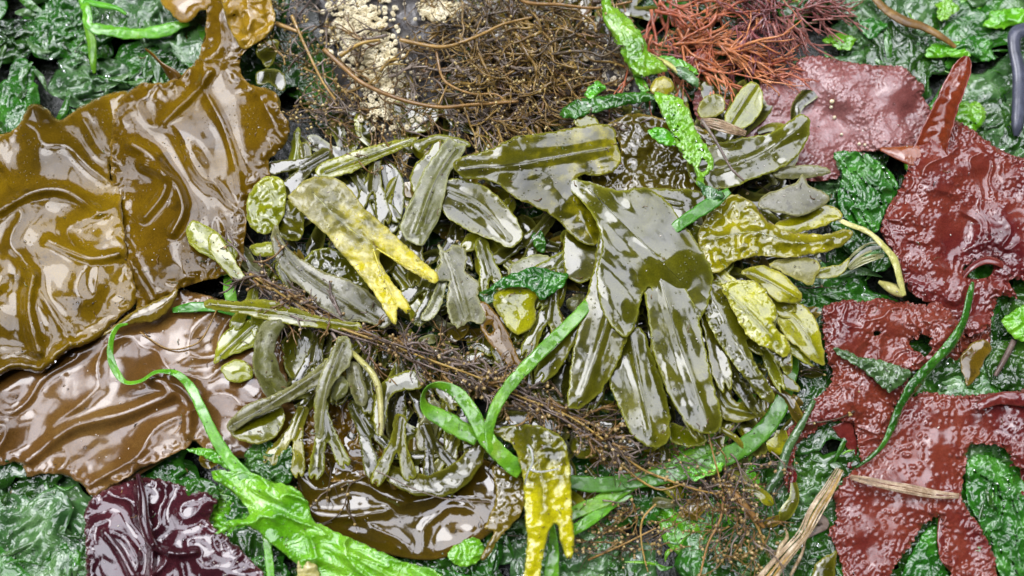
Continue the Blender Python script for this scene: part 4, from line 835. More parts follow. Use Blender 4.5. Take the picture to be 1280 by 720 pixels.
# --- central fan
FAN = rw('big central rockweed fan, silvery wet, with four long lobes hanging down', (800, 380), 20)
add(FAN, [(706, 290), (716, 282), (740, 300), (748, 320), (744, 342), (728, 354), (712, 348), (704, 330)], 60, 'fucus', name='lobe')
add(FAN, [(775, 420), (764, 448), (760, 472), (772, 506), (788, 540), (806, 556), (822, 559), (834, 552), (838, 538), (836, 510), (829, 482), (816, 445), (800, 410)], 66, 'fucus', rib=[(788, 420), (800, 480), (815, 545)], curl=7, curlw=9, name='lobe')
add(FAN, [(748, 300), (741, 340), (729, 385), (716, 440), (710, 488), (711, 508), (722, 511), (735, 504), (748, 494), (760, 476), (776, 445), (790, 400), (800, 350), (800, 300), (780, 275), (756, 275)], 78, 'fucus', rib=[(776, 300), (764, 380), (728, 495)], ribw=6, riba=3, curl=8, curlw=11, name='lobe')
add(FAN, [(835, 280), (860, 330), (876, 380), (892, 418), (910, 445), (932, 474), (952, 498), (964, 504), (969, 496), (962, 480), (948, 460), (938, 438), (935, 424), (950, 430), (968, 450), (984, 468), (991, 460), (990, 442), (983, 424), (970, 408), (972, 392), (966, 376), (950, 356), (930, 350), (912, 354), (896, 354), (884, 338), (866, 305)],
    74, 'fucus', rib=[(850, 300), (895, 380), (960, 495)], ribw=6, riba=3, curl=8, curlw=10, name='lobe', ruffle=(2, 12, 6))
add(FAN, [(902, 358), (925, 350), (948, 354), (964, 374), (972, 392), (968, 406), (984, 424), (988, 440), (980, 446), (960, 436), (940, 425), (925, 405), (912, 380)], 84, 'fucus_gold', rib=[(906, 362), (940, 395), (980, 438)], curl=5, curlw=7, name='lobe', ruffle=(2.5, 9, 5))
add(FAN, [(800, 335), (808, 380), (815, 430), (828, 475), (844, 508), (862, 533), (880, 542), (894, 540), (902, 528), (900, 510), (893, 485), (886, 455), (878, 420), (870, 385), (850, 350), (825, 325)], 84, 'fucus', rib=[(825, 345), (850, 430), (885, 530)], ribw=6, riba=3, curl=8, curlw=10, name='lobe')
add(FAN, [(700, 226), (722, 224), (745, 230), (775, 238), (805, 234), (832, 250), (852, 276), (872, 305), (890, 338), (888, 370), (878, 396), (866, 404), (850, 388), (836, 396), (822, 385), (812, 358), (802, 372), (796, 400), (785, 420), (768, 412), (752, 385), (745, 345), (752, 308), (744, 275), (724, 248)],
    90, 'fucus', rib=[(735, 235), (790, 290), (850, 350)], ribw=10, riba=4, curl=9, curlw=14, name='lobe', ctrl=[(720, 235, -8), (770, 270, 3), (830, 300, 6), (870, 380, -6), (780, 400, -6)], noise=(('f', 6, 38, 1, 60, 1.8), ('f', .15, 9, 1)), seed=21.7)
for (x, y, a, L_, w_, z_, m_) in [(845, 300, 62, 185, 17, 68, 'fucus'), (825, 330, 88, 215, 15, 62, 'fucus_green'), (880, 330, 38, 130, 14, 64, 'fucus_gold'), (775, 300, 112, 205, 16, 64, 'fucus'), (740, 290, 135, 110, 13, 56, 'fucus'),
        (860, 340, 72, 200, 12, 56, 'fucus_dark'), (895, 340, 52, 165, 12, 54, 'fucus_green'), (800, 330, 100, 190, 12, 54, 'fucus_dark')]:
    a = math.radians(a); add(FAN, fork_outline(x, y, a, L_, w_, .55, .28), z_, m_, rib=[(x+10*math.cos(a), y+10*math.sin(a)), (x+.55*L_*math.cos(a), y+.55*L_*math.sin(a))], curl=6, curlw=8, name='lobe')
# --- upper right fronds
t = rw('flooded olive rockweed with glassy water film above the fan', (810, 195), 16)
add(t, [(735, 168), (760, 155), (790, 142), (830, 148), (866, 156), (890, 170), (900, 200), (888, 232), (850, 244), (800, 246), (755, 240), (740, 222), (765, 214), (775, 195), (770, 172)], 50, 'kelp_dark', noise=(('f', 4, 24, 2), ('w', 3, 14, 2)), curl=5)
add(t, [(800, 236), (840, 236), (874, 238), (882, 252), (870, 272), (850, 286), (832, 272), (815, 258)], 62, 'fucus', rib=[(805, 245), (850, 255)])
add(t, [(718, 150), (730, 142), (745, 146), (748, 156), (735, 160), (720, 158)], 60, 'fucus_green', curl=5, curlw=4)
t = rw('broad olive rockweed blade with a curled round tip overlapping the pink seaweed', (930, 190), 16)
add(t, [(858, 205), (872, 190), (900, 178), (930, 172), (955, 168), (975, 160), (990, 148), (1002, 143), (1012, 148), (1012, 164), (1006, 182), (992, 200), (968, 214), (940, 224), (915, 234), (890, 236), (868, 228)], 66, 'fucus', rib=[(870, 215), (940, 198), (1000, 158)], ribw=6, curl=7, curlw=10, ctrl=[(870, 210, -4), (950, 195, 4), (1005, 155, 16)])
t = rw('small upright cupped olive rockweed tip near the pink seaweed corner', (930, 132), 20)
add(t, [(906, 158), (908, 140), (920, 120), (932, 106), (942, 102), (952, 112), (954, 128), (950, 142), (940, 154), (925, 162), (914, 163)], 72, 'fucus_green', rib=[(912, 156), (928, 130), (944, 106)], curl=-7, curlw=8)
add(t, [(872, 136), (880, 122), (895, 118), (906, 124), (904, 140), (890, 146), (876, 146)], 56, 'fucus_green', curl=5)
one('small amber rockweed scrap touching the green leaf', [(812, 112), (820, 98), (832, 95), (842, 104), (840, 116), (826, 120)], 62, 'fucus_gold', mr=0)
t = rw('bumpy yellow olive rockweed branch reaching right, tip bent over the green leaf', (970, 290), 20)
add(t, [(872, 300), (880, 275), (896, 252), (918, 243), (940, 252), (955, 270), (975, 286), (1005, 292), (1035, 292), (1055, 286), (1066, 290), (1060, 302), (1042, 312), (1015, 318), (980, 322), (950, 320), (920, 326), (900, 340), (884, 335)], 72, 'fucus_gold', rib=[(890, 300), (940, 290), (1000, 304), (1050, 298)], ribw=7, riba=4, curl=8, curlw=9, noise=(('f', 4, 20, 2), ('f', 1.4, 7, 2)))
add(t, [(800, 300), (835, 285), (870, 280), (905, 300), (918, 325), (905, 350), (885, 352), (865, 340), (830, 320)], 60, 'fucus', curl=6)
t = rw('pale silvery rockweed tips with a tiny cup, right of the fan near the red seaweed', (990, 250), 20)
add(t, [(948, 258), (955, 244), (975, 236), (995, 228), (1003, 218), (1012, 232), (1030, 240), (1037, 250), (1020, 262), (1000, 270), (985, 268), (965, 264)], 78, 'fucus_grey', curl=6, curlw=7, rag=.8)
add(t, [(966, 216), (985, 208), (1010, 206), (1034, 210), (1036, 218), (1012, 222), (990, 224), (970, 222)], 62, 'fucus_grey', curl=5, curlw=5)
add(t, [(968, 282), (985, 272), (1010, 266), (1030, 256), (1048, 262), (1052, 272), (1035, 280), (1010, 288), (985, 292)], 64, 'fucus_gold', curl=5)
t = rw('glossy yellow rockweed lobes stacked right of the silver fan', (980, 360), 18)
add(t, [(962, 330), (985, 322), (1012, 322), (1026, 332), (1020, 346), (1016, 356), (1000, 352), (982, 342)], 66, 'fucus_bright', curl=6, curlw=7)
add(t, [(926, 342), (938, 334), (955, 332), (975, 340), (990, 352), (1002, 366), (1003, 376), (990, 379), (970, 376), (956, 362), (944, 352)], 72, 'fucus_gold', curl=7, curlw=7, rib=[(935, 340), (965, 354), (998, 374)])
add(t, [(956, 368), (980, 374), (1002, 380), (1018, 396), (1026, 420), (1031, 450), (1028, 456), (1012, 448), (996, 432), (984, 424), (972, 404)], 60, 'fucus_gold', curl=6, curlw=8, rib=[(970, 378), (1000, 405), (1025, 448)])
add(t, [(1010, 340), (1030, 334), (1050, 330), (1062, 322), (1058, 336), (1045, 346), (1028, 348), (1014, 346)], 62, 'fucus_green', curl=4, curlw=4)
t = rw('yellow green rockweed tips poking out beneath the silver fan', (920, 510), 12)
add(t, [(884, 470), (900, 460), (912, 480), (918, 500), (940, 505), (958, 516), (944, 523), (918, 528), (900, 520), (886, 500)], 46, 'fucus_green', rib=[(895, 475), (910, 508), (950, 517)], curl=4)
add(t, [(836, 530), (850, 532), (868, 540), (884, 546), (878, 556), (856, 558), (838, 550)], 48, 'fucus_green', curl=4)
add(t, [(905, 455), (918, 462), (928, 480), (936, 498), (926, 498), (912, 480)], 52, 'fucus', curl=4)
add(t, [(968, 462), (985, 470), (1000, 484), (998, 490), (984, 486), (972, 476)], 50, 'fucus', curl=4)
strap('finger', [(893, 532, 40, 3, 0), (908, 540, 44, 4, 0), (922, 550, 42, 4, 0), (930, 562, 38, 3, 0), (933, 568, 36, 1, 0)], M['fucus_green'], t, cup=3)
one('olive brown rockweed corner at the bottom edge beside the tan straw', [(1015, 720), (1022, 702), (1036, 694), (1046, 690), (1044, 710), (1040, 740), (1015, 740)], 26, 'fucus', mr=0)
one('translucent golden scrap between the pale strips on the right', [(1200, 450), (1212, 432), (1230, 424), (1240, 436), (1230, 452), (1222, 470), (1210, 482), (1205, 470)], 22, 'kelp_amber', mr=0, curl=3)
one('golden translucent kelp tip hanging in from the top edge', [(205, -30), (200, 0), (212, 14), (226, 28), (238, 26), (250, 14), (262, 8), (275, -30)], 44, 'kelp_gold', mr=0, name='kelp_tip', cat='kelp')
one('dark pointed kelp offcut lying on the seam of the two kelps', [(126, 421), (145, 405), (168, 388), (190, 378), (210, 368), (222, 362), (216, 378), (206, 392), (190, 402), (170, 404), (150, 410)], 48, 'kelp_dark', mr=0, name='kelp_scrap', cat='kelp', curl=4, curlw=5)
# ================================================================ EELGRASS
def eel(label, pts, mat='eel', **k):
    return strap('eelgrass_blade', pts, M[mat], None, label, 'eelgrass', 'eelgrass blades in the heap', cup=k.pop('cup', .5), nseg=8, th=.35, wob=.1, ripple=.9, rl=14, **k)
eel('thin green eelgrass curl looping over the tan kelp', [(160, 405, 50, 1, 10), (148, 408, 54, 3, 30), (140, 422, 56, 4, 30), (138, 445, 56, 4.5, 20), (146, 466, 54, 4.5, 0), (158, 478, 52, 3, 30), (176, 476, 50, 2.6, 40), (192, 466, 50, 2.8, 40), (206, 464, 50, 3, 30),
     (222, 468, 52, 4.5, 15), (238, 484, 48, 6, 0), (252, 512, 50, 6.5, 0), (268, 545, 52, 7, 0), (285, 572, 54, 8, 0), (305, 594, 52, 9, 0), (320, 604, 48, 6, 0)])
eel('bright green eelgrass strap crossing the beaded weed from the fan down to the knot', [(738, 372, 74, 5, 0), (728, 388, 80, 7, 0), (705, 412, 84, 8, 0), (672, 444, 86, 8, 0), (640, 478, 84, 7.5, 0), (620, 508, 82, 7, 0), (612, 535, 80, 6, 10), (614, 560, 76, 5, 20), (620, 575, 70, 3, 0)])
eel('wide green eelgrass loop in the middle, twisting back on itself', [(652, 590, 66, 10, 0), (630, 572, 72, 11, 0), (606, 545, 78, 10, 0), (590, 515, 82, 9, 0), (572, 492, 84, 8, 10), (552, 482, 84, 6, 30), (536, 484, 82, 5, 60), (529, 497, 78, 6, 60), (535, 512, 74, 9, 30), (555, 524, 72, 11, 5), (578, 538, 70, 11, 0), (597, 549, 68, 8, 0)])
eel('short dark green eelgrass strap lying diagonally above the fan', [(836, 292, 94, 5, 0), (850, 280, 97, 7, 0), (872, 265, 98, 8, 0), (895, 250, 96, 8, 0), (912, 238, 90, 4, 0)], 'eel_dark')
eel('dark green eelgrass blade running from the right of the fan to lower centre', [(995, 425, 30, 5, 0), (993, 450, 32, 7, 0), (984, 485, 36, 9, 0), (965, 525, 38, 11, 0), (935, 555, 40, 12, 0), (895, 576, 40, 11, 0), (850, 590, 40, 11, 0), (800, 600, 40, 10, 0), (750, 606, 40, 10, 0), (712, 602, 40, 9, 0)], 'eel_dark')
eel('green eelgrass blade behind the hanging yellow frond, upper one of two', [(940, 490, 34, 7, 0), (905, 540, 32, 10, 0), (860, 575, 32, 10, 0), (800, 600, 34, 9, 0), (755, 625, 36, 9, 0), (720, 640, 36, 8, 0), (700, 652, 34, 8, 0)])
eel('green eelgrass blade behind the hanging yellow frond, lower one of two', [(790, 618, 30, 4, 0), (765, 630, 34, 6, 0), (745, 645, 36, 7, 0), (722, 660, 36, 7, 0), (700, 672, 30, 5, 0)])
eel('pale green eelgrass stub below the fork of the hanging yellow frond', [(690, 655, 36, 3, 0), (692, 680, 38, 6, 0), (690, 710, 36, 9, 0), (686, 750, 30, 8, 0)])
eel('dark eelgrass strip under the left strap', [(283, 342, 28, 3, 0), (286, 360, 34, 7, 0), (290, 378, 34, 7, 0), (292, 392, 28, 3, 0)])
eel('pale green eelgrass strip emerging below the torn sea lettuce, bottom left', [(328, 655, 26, 3, 0), (334, 680, 28, 5, 0), (338, 720, 26, 5, 0), (340, 770, 22, 4, 0)])
t = root('eelgrass_blade', 'lime green eelgrass forming a Y over dark sea lettuce, top left', 'eelgrass', (140, 35), 10, 'eelgrass blades in the heap')
strap('blade', [(98, -12, 34, 5, 0), (108, 12, 38, 6, 0), (112, 32, 38, 7, 0), (135, 38, 36, 7, 0), (170, 42, 34, 7, 0), (205, 38, 32, 8, 0), (235, 26, 30, 6, 0)], M['eel'], t, cup=1.5, nseg=8, wob=.25, ripple=1.6, rl=9, th=.4)
strap('blade', [(108, 28, 36, 5, 0), (114, 50, 34, 6, 0), (116, 75, 28, 5, 0), (118, 92, 20, 2, 0)], M['eel'], t, cup=2)
strap('blade', [(104, 2, 36, 4, 0), (125, 6, 34, 4, 0), (145, 10, 30, 3, 0), (158, 18, 24, 2, 0)], M['eel'], t, cup=2)
eel('dark thin eelgrass lying flat on the kelp seam left of the blunt strap', [(215, 388, 40, 3, 0), (240, 384, 44, 6, 0), (270, 384, 44, 6, 0), (300, 392, 42, 5, 0), (320, 398, 38, 2, 0)], 'eel_dark')

# ================================================================ SEA LETTUCE SHEETS
def ulva(label, pts, z, mat='ulva', noise=(('c', 5, 20, 2), ('f', .6, 7, 1)), **k):
    k.setdefault('rag', 1.6); k.setdefault('ragl', 7); k.setdefault('grid', 2.3); k.setdefault('curl', 3)
    o, zf = sheet('sea_lettuce_sheet', pts, z, M[mat], None, noise=list(noise), label=label, cat='sea lettuce', th=.35, **k); return o, zf
ulva('bright green rolled sea lettuce leaf sloping down from the top edge', [(750, -40), (752, 0), (753, 25), (762, 40), (772, 58), (782, 78), (792, 92), (804, 97), (820, 92), (834, 90), (832, 80), (822, 72), (812, 66), (804, 45), (792, 28), (775, 12), (765, 2), (760, -40)], 66, noise=(('c', 4, 9, 1, 62, 4), ('f', .7, 6, 2)), curl=8, curlw=8)
ulva('thin green sea lettuce strip under the rolled bright leaf', [(788, 85), (796, 88), (806, 102), (812, 112), (803, 116), (796, 104)], 58)
ulva('crinkled green sea lettuce ribbon dropping onto the fan', [(818, 116), (832, 117), (850, 122), (862, 140), (872, 165), (882, 180), (893, 200), (890, 212), (880, 225), (884, 240), (872, 232), (866, 210), (850, 190), (840, 165), (828, 145)], 92, noise=(('c', 6, 8, 2, 62, 3), ('f', .8, 4, 2)), holes=[[(878, 200), (885, 205), (880, 214), (874, 210)]], curl=4, curlw=5)
ulva('side scrap of crinkled green sea lettuce touching the ribbon', [(810, 163), (826, 159), (840, 166), (850, 178), (838, 183), (822, 178)], 84)
ulva('pale teal sea lettuce wisp at the foot of the ribbon', [(872, 226), (884, 232), (900, 238), (906, 246), (890, 250), (880, 244)], 96, 'ulva_pale')
ulva('narrow horizontal green sea lettuce band along the wiry weed base', [(700, 138), (722, 124), (750, 120), (780, 116), (812, 116), (824, 122), (800, 128), (770, 134), (740, 142), (715, 148), (702, 146)], 60, 'ulva_deep')
ulva('small bright green sea lettuce scrap in the wiry weed', [(730, 118), (738, 106), (750, 102), (757, 110), (748, 118), (738, 124)], 60)
ulva('translucent olive green flap beside the bright leaf', [(825, 70), (845, 72), (865, 82), (874, 92), (862, 92), (848, 86), (836, 82)], 50, 'eel')
ulva('grey teal folded flap beneath the orange strings', [(840, 88), (850, 82), (864, 88), (874, 100), (872, 110), (862, 104), (850, 96)], 58, 'ulva_pale', curl=6, noise=(('f', 2, 12, 2),))
LETT = ulva('large bright green torn sea lettuce leaf at the bottom left of centre', [(262, 590), (280, 588), (310, 590), (338, 600), (358, 606), (372, 612), (385, 628), (392, 650), (420, 664), (455, 680), (500, 700), (548, 716), (556, 745), (400, 745), (385, 720), (365, 700), (340, 680), (318, 662), (300, 658), (268, 668), (290, 650), (312, 644), (296, 620), (278, 608)],
     34, rag=1.6, ragl=11, noise=(('c', 10, 24, 1, 32, 3.2), ('f', 1.6, 13, 1, 32, 2), ('f', .3, 6, 1)), ctrl=[(280, 600, 16), (340, 625, 14), (420, 680, 8), (520, 715, 0), (400, 730, 0)])
ulva('dark glossy green sea lettuce pocket above the large torn leaf', [(305, 570), (315, 556), (330, 550), (350, 555), (372, 562), (370, 585), (360, 606), (335, 604), (312, 592)], 38, 'ulva_deep', holes=None, curl=5, curlw=4, noise=(('c', 8, 16, 2), ('f', 1, 7, 2)))
ulva('thin green sea lettuce wisp left of the dark pocket', [(232, 562), (250, 560), (270, 562), (282, 572), (285, 585), (272, 580), (256, 572)], 40, 'ulva')
ulva('crinkled green shred under the wisp, bottom left', [(236, 600), (250, 598), (266, 602), (275, 620), (262, 634), (245, 628), (232, 615)], 24, 'ulva_deep')
ulva('yellow lime sea lettuce fragment at the bottom edge', [(372, 705), (380, 696), (390, 700), (398, 712), (400, 740), (374, 740)], 42, 'yellow_stalk')
ulva('long pointed green sea lettuce streaks spreading along the bottom edge', [(420, 700), (460, 700), (520, 706), (580, 718), (620, 730), (560, 760), (440, 760), (425, 730)], 18, 'ulva_deep')
ulva('round translucent green sea lettuce piece right of the dark kelp pool', [(560, 690), (575, 678), (592, 672), (604, 680), (600, 700), (582, 708), (566, 704)], 26, 'ulva')
ulva('deep green sea lettuce leaf folded beside the large red seaweed', [(1042, 192), (1060, 189), (1082, 192), (1096, 200), (1110, 212), (1122, 228), (1118, 248), (1104, 268), (1100, 285), (1085, 292), (1065, 280), (1050, 262), (1048, 240), (1052, 215)], 34, 'ulva_deep', noise=(('c', 9, 17, 2, 55, 2), ('f', 1, 7, 2)))
ulva('dark green sea lettuce crumple above the yellow stalk', [(1040, 240), (1060, 262), (1085, 290), (1100, 300), (1115, 330), (1095, 340), (1070, 320), (1048, 300), (1035, 275)], 24, 'ulva_dark')
ulva('crinkled green sea lettuce scrap beside the yellow rockweed stub in the centre', [(652, 338), (668, 334), (690, 338), (710, 342), (706, 355), (692, 366), (676, 376), (668, 366), (650, 358), (614, 362), (630, 346)], 68, 'ulva_deep')
ulva('small green sea lettuce scrap in the dark gap left of the fan', [(665, 295), (676, 288), (682, 300), (680, 315), (670, 312)], 46, 'ulva_deep')
ulva('tiny green fold left of the yellow rockweed stub', [(598, 368), (608, 362), (624, 364), (618, 378), (606, 380)], 58, 'ulva_deep')
ulva('pale green translucent shred draped over the deep red seaweed', [(1042, 434), (1058, 438), (1075, 446), (1100, 450), (1125, 458), (1140, 466), (1130, 478), (1112, 490), (1098, 480), (1082, 466), (1062, 452), (1048, 444)], 44, 'ulva_pale', noise=(('c', 6, 10, 3, 30, 2), ('f', 1.4, 5, 2)))
ulva('bright green sea lettuce leaf at the right edge below the red seaweed', [(1252, 402), (1265, 390), (1285, 380), (1340, 375), (1340, 430), (1290, 428), (1268, 422)], 30, 'ulva')
ulva('dark green sea lettuce behind the crimson scrap near the right edge', [(1238, 430), (1262, 425), (1300, 430), (1310, 480), (1250, 486), (1232, 460)], 16, 'ulva_dark')
ulva('vivid lime sea lettuce tuft beside the rolled red tongue', [(1190, 140), (1196, 128), (1212, 126), (1230, 132), (1233, 146), (1226, 160), (1210, 166), (1196, 158)], 26, 'ulva', noise=(('c', 6, 18, 2), ('f', .8, 7, 2)), curl=8)
for i, (x, y, w1, h1, l) in enumerate([(1185, 62, 26, 14, 'lime green sea lettuce flake on the pale mat, near the thin brown stalk'), (1262, 22, 34, 14, 'light green sea lettuce flake at the top right corner'), (1182, 12, 14, 12, 'small lime sea lettuce flake at the top edge right of the stalk'),
                                       (1090, 35, 18, 10, 'yellowish green sea lettuce flake left of the thin brown stalk'), (1052, 52, 20, 9, 'green sea lettuce flake just above the pink seaweed'), (1222, 60, 24, 16, 'mid green sea lettuce flake left of the slate coloured strap')]):
    ps = [(x+w1*math.cos(a)*(1+.3*math.sin(3*a+i)), y+h1*math.sin(a)*(1+.3*math.cos(2*a+i))) for a in np.linspace(0, 6.28, 11)[:-1]]
    ulva(l, ps, 18, 'ulva' if i not in (3, 5) else 'ulva_deep', noise=(('c', 5, 22, 2), ('f', .8, 8, 2)), ragl=6, )
ulva('bottle green sea lettuce swath at the lower right edge', [(1210, 575), (1240, 570), (1268, 590), (1300, 620), (1340, 640), (1340, 780), (1262, 780), (1250, 720), (1240, 690), (1222, 650), (1208, 620)], 12, 'ulva_deep', noise=(('c', 9, 20, 3, 70, 2), ('f', 2, 8, 2)))
ulva('green sea lettuce between the two lower red lobes', [(1125, 725), (1140, 690), (1158, 662), (1172, 660), (1172, 690), (1185, 715), (1190, 760), (1120, 760)], 10, 'ulva_deep')
ulva('bright green sea lettuce edge visible behind the wiry knot', [(858, 590), (875, 582), (893, 578), (904, 580), (900, 590), (880, 596), (868, 602)], 38, 'ulva')
t = strap('rolled_sea_lettuce', [(1216, 352, 52, 2, 0), (1212, 372, 54, 6, 40), (1205, 400, 54, 8, 60), (1190, 428, 54, 8, 30), (1168, 452, 54, 9, 50), (1145, 478, 54, 9, 30), (1126, 506, 52, 8, 55), (1116, 532, 50, 6, 30), (1104, 556, 46, 4, 40), (1088, 572, 40, 3, 20), (1070, 585, 34, 1.2, 0)], M['ulva_deep'], None,
          'long rolled green sea lettuce cord slanting across the deep red seaweed', 'sea lettuce', cup=5, nseg=10, ripple=2.5, rl=6)

# ================================================================ STALKS, STRAWS, STRAPS
def fibrous(name, label, cat, pts, mats, n=12, parent=None):
    b = Bag()
    for i in range(n):
        u = (i+.5)/n*2-1; a = random.uniform(-.12, .12); q = []
        lo = random.choice([0, 0, 0, 1]); hi = len(pts)-random.choice([0, 0, 0, 1])
        for k in range(lo, hi):
            x, y, z, w = pts[k][:4]; x2, y2 = pts[min(k+1, len(pts)-1)][:2]; x1, y1 = pts[max(k-1, 0)][:2]
            l = math.hypot(x2-x1, y2-y1)+1e-6; nx, ny = -(y2-y1)/l, (x2-x1)/l; o = w*(u+a)*.9+random.gauss(0, .5)
            q.append((x+nx*o, y+ny*o, z+3*(1-u*u)+random.gauss(0, .6), max(.5, w/n*random.uniform(1.0, 1.9)), random.uniform(-30, 30)))
        if len(q) < 3: continue
        P, F, A = strap_arrays(q, cup=.8, nseg=3, step=4, wob=.2, seed=i); b.add(P, F, random.randrange(len(mats)), A)
    return b.build(name, [M[m] for m in mats], parent, label, cat)
def stick(name, label, cat, pts, mat, **k): return strap(name, pts, M[mat], None, label, cat, cup=k.pop('cup', 2.5), nseg=6, **k)
fibrous('dead_straw', 'cream dry straw lying across the lower right red seaweed', 'straw', [(1063, 596, 36, 3, 0), (1085, 601, 42, 5, 0), (1110, 607, 44, 6.5, 0), (1140, 612, 44, 6, 0), (1170, 618, 42, 5, 0), (1199, 620, 38, 3.5, 0)], ['straw'], 7)
t = root('dead_stalk', 'frayed tan plant stalk rising from the bottom edge towards the straw', 'straw', (1000, 660), 8)
fibrous('stalk', None, None, [(950, 735, 34, 13, 0), (970, 708, 38, 11, 0), (985, 690, 38, 9, 0), (1004, 668, 38, 8, 0), (1018, 640, 40, 9, 10), (1036, 612, 40, 8, 0), (1050, 586, 38, 5, 0)], ['straw', 'straw', 'stem'], 14, t)
strap('fibre', [(970, 705, 36, 2.5), (975, 685, 38, 3), (984, 672, 36, 2.5), (982, 662, 32, 1)], M['straw'], t)
strap('fibre', [(988, 720, 26, 2), (996, 705, 28, 2.5), (1003, 690, 28, 2), (1008, 668, 30, 1)], M['straw'], t)
strap('fibre', [(1020, 645, 30, 6), (1030, 655, 28, 7), (1020, 664, 24, 4), (1010, 672, 22, 1)], M['twig_grey'], t)
stick('dead_stalk', 'brown frayed stalk slanting between the wiry knot and the tan stalk', 'straw', [(910, 605, 34, 2), (925, 625, 36, 4), (942, 645, 34, 4), (956, 660, 30, 2)], 'stem')
stick('yellow_stalk', 'cream yellow bent stalk between the yellow rockweed and the red seaweed', 'stalk', [(1042, 271, 56, 2, 0), (1060, 280, 60, 3, 10), (1085, 290, 58, 3.4, 0), (1105, 308, 56, 4, 20), (1118, 325, 54, 5, 0), (1124, 345, 50, 4.5, 20), (1130, 370, 42, 3.5, 0)], 'yellow_stalk', cup=2, wob=.2, ripple=1, rl=6)
stick('yellow_stalk', 'short cut cream stalk below the bent one', 'stalk', [(1098, 352, 36, 2, 0), (1110, 358, 42, 6, 0), (1122, 364, 42, 7, 0), (1130, 370, 40, 3, 0)], 'yellow_stalk', cup=4)
stick('yellow_stalk', 'yellow green stalk bending down through the straps left of centre', 'stalk', [(434, 434, 66, 2, 0), (448, 448, 74, 3.5, 0), (466, 468, 78, 4.5, 0), (474, 490, 76, 4.5, 0), (476, 515, 72, 4, 0), (476, 545, 66, 3, 0)], 'yellow_stalk', cup=3)
fibrous('dead_straw', 'short whitish split straw beside the upright cupped rockweed tip', 'straw', [(876, 152, 80, 4, 0), (895, 156, 84, 7, 0), (915, 162, 84, 7, 0), (932, 168, 80, 4, 0)], ['straw'], 9)
stick('dead_straw', 'thin bleached strip arching beside the bright green leaf', 'straw', [(808, 66, 62, 2, 0), (822, 74, 64, 3.5, 0), (838, 82, 62, 3.5, 0), (850, 94, 56, 1.5, 0)], 'yellow_stalk')
stick('brown_stalk', 'thin brown blurred stalk crossing the green mat at the top right', 'stalk', [(1086, -12, 26, 4, 0), (1105, 10, 28, 5, 0), (1130, 26, 30, 6, 0), (1155, 34, 30, 5, 0), (1180, 48, 28, 4, 0), (1198, 62, 20, 2, 0)], 'twig')
stick('slate_strap', 'bent slate blue strap of weed standing near the top right edge', 'seaweed strap', [(1310, 28, 26, 8, 0), (1285, 36, 34, 9, 0), (1270, 42, 38, 9, 0), (1268, 60, 38, 8, 0), (1274, 90, 36, 9, 0), (1274, 125, 32, 9, 0), (1272, 155, 28, 8, 0), (1270, 170, 22, 3, 0)], 'slate_strap', cup=4)
stick('pale_strip', 'translucent grey strip running down to the dark sea lettuce left of the red weed', 'seaweed strap', [(1018, 500, 36, 3, 0), (1002, 530, 36, 5, 0), (985, 560, 34, 6, 0), (975, 590, 32, 6, 0), (962, 610, 28, 5, 0), (950, 628, 22, 2, 0)], 'ulva_pale')
stick('pale_strip', 'greyish strip standing beside the golden scrap near the right edge', 'seaweed strap', [(1268, 425, 26, 4, 0), (1258, 445, 28, 4, 0), (1244, 470, 24, 3, 0)], 'twig_grey')
fibrous('pale_strip', 'milky shredded strip at the foot of the yellow stalk', 'seaweed strap', [(1060, 334, 32, 6), (1074, 322, 38, 10), (1090, 314, 42, 12), (1104, 312, 40, 9)], ['film', 'ulva_pale', 'fucus_grey'], 9)
b = Bag(); b.tube([(272, 385, 46), (255, 420, 44), (225, 435, 40), (200, 420, 40)][:2]+[(240, 432, 42), (210, 436, 40), (175, 415, 38)], 1.2, .8, 0); b.build('thin_stipe', M['stem'], None, 'hair thin brown stipe curving over the tan kelp', 'stalk')
b = Bag(); b.tube([(470, 588, 60), (520, 612, 60), (560, 624, 60), (615, 628, 58)], .8, .6, 0); b.build('thin_stipe', M['twig_grey'], None, 'hair thin pale stipe crossing below the sickle shaped frond', 'stalk')
b = Bag(); b.tube([(877, 150, 98), (892, 172, 100), (905, 195, 100), (915, 212, 98), (930, 226, 94)], 2.2, 1.4, 0); b.build('thin_stipe', M['twig_grey'], None, 'grey knobbly twig lying over the broad blade right of the green ribbon', 'stalk')
# ================================================================ SMALL LITTER settled on the heap
bpy.context.view_layer.update()
dg = bpy.context.evaluated_depsgraph_get()
def settle(x, y):
    """height (in plan units) and normal of whatever lies under plan reading (x, y)"""
    P = W([x], [y], 0)[0]; C = Vector(CAM); d = (Vector(P)-C).normalized()
    hit, loc, nor, idx, ob, mt = SC.ray_cast(dg, C, d)
    return (loc.z/U, nor) if hit else (None, None)
gr, wt = Bag(), Bag()
for i in range(1500):
    cx = random.choice([(500, 420, 150), (850, 600, 110), (620, 140, 120), (1100, 300, 160), (250, 350, 200), (300, 600, 160), (640, 360, 420)])
    x = random.gauss(cx[0], cx[2]); y = random.gauss(cx[1], cx[2]*.6)
    if not (0 < x < 1280 and 0 < y < 720): continue
    z, n = settle(x, y)
    if z is None: continue
    k = random.random()
    if k < .62: gr.bead(x, y, z+.2, random.uniform(.35, 1.0), random.choice([0, 0, 1]), el=random.uniform(1, 2), ring=3, seg=5, ang=random.random()*6)
    elif k < .85:
        a = random.random()*6.28; l = random.uniform(3, 11); gr.tube([(x, y, z+1), (x+l*.5*math.cos(a), y+l*.5*math.sin(a), z+1.6), (x+l*math.cos(a+.4), y+l*math.sin(a+.4), z+1)], random.uniform(.35, .8), .3, random.choice([1, 2, 2, 3]), 4, 3)
    elif n.z > .8: wt.bead(x, y, z-.1, random.uniform(.9, 2.2), 0, el=random.uniform(1, 1.3), ring=5, seg=8, ang=random.random()*6)
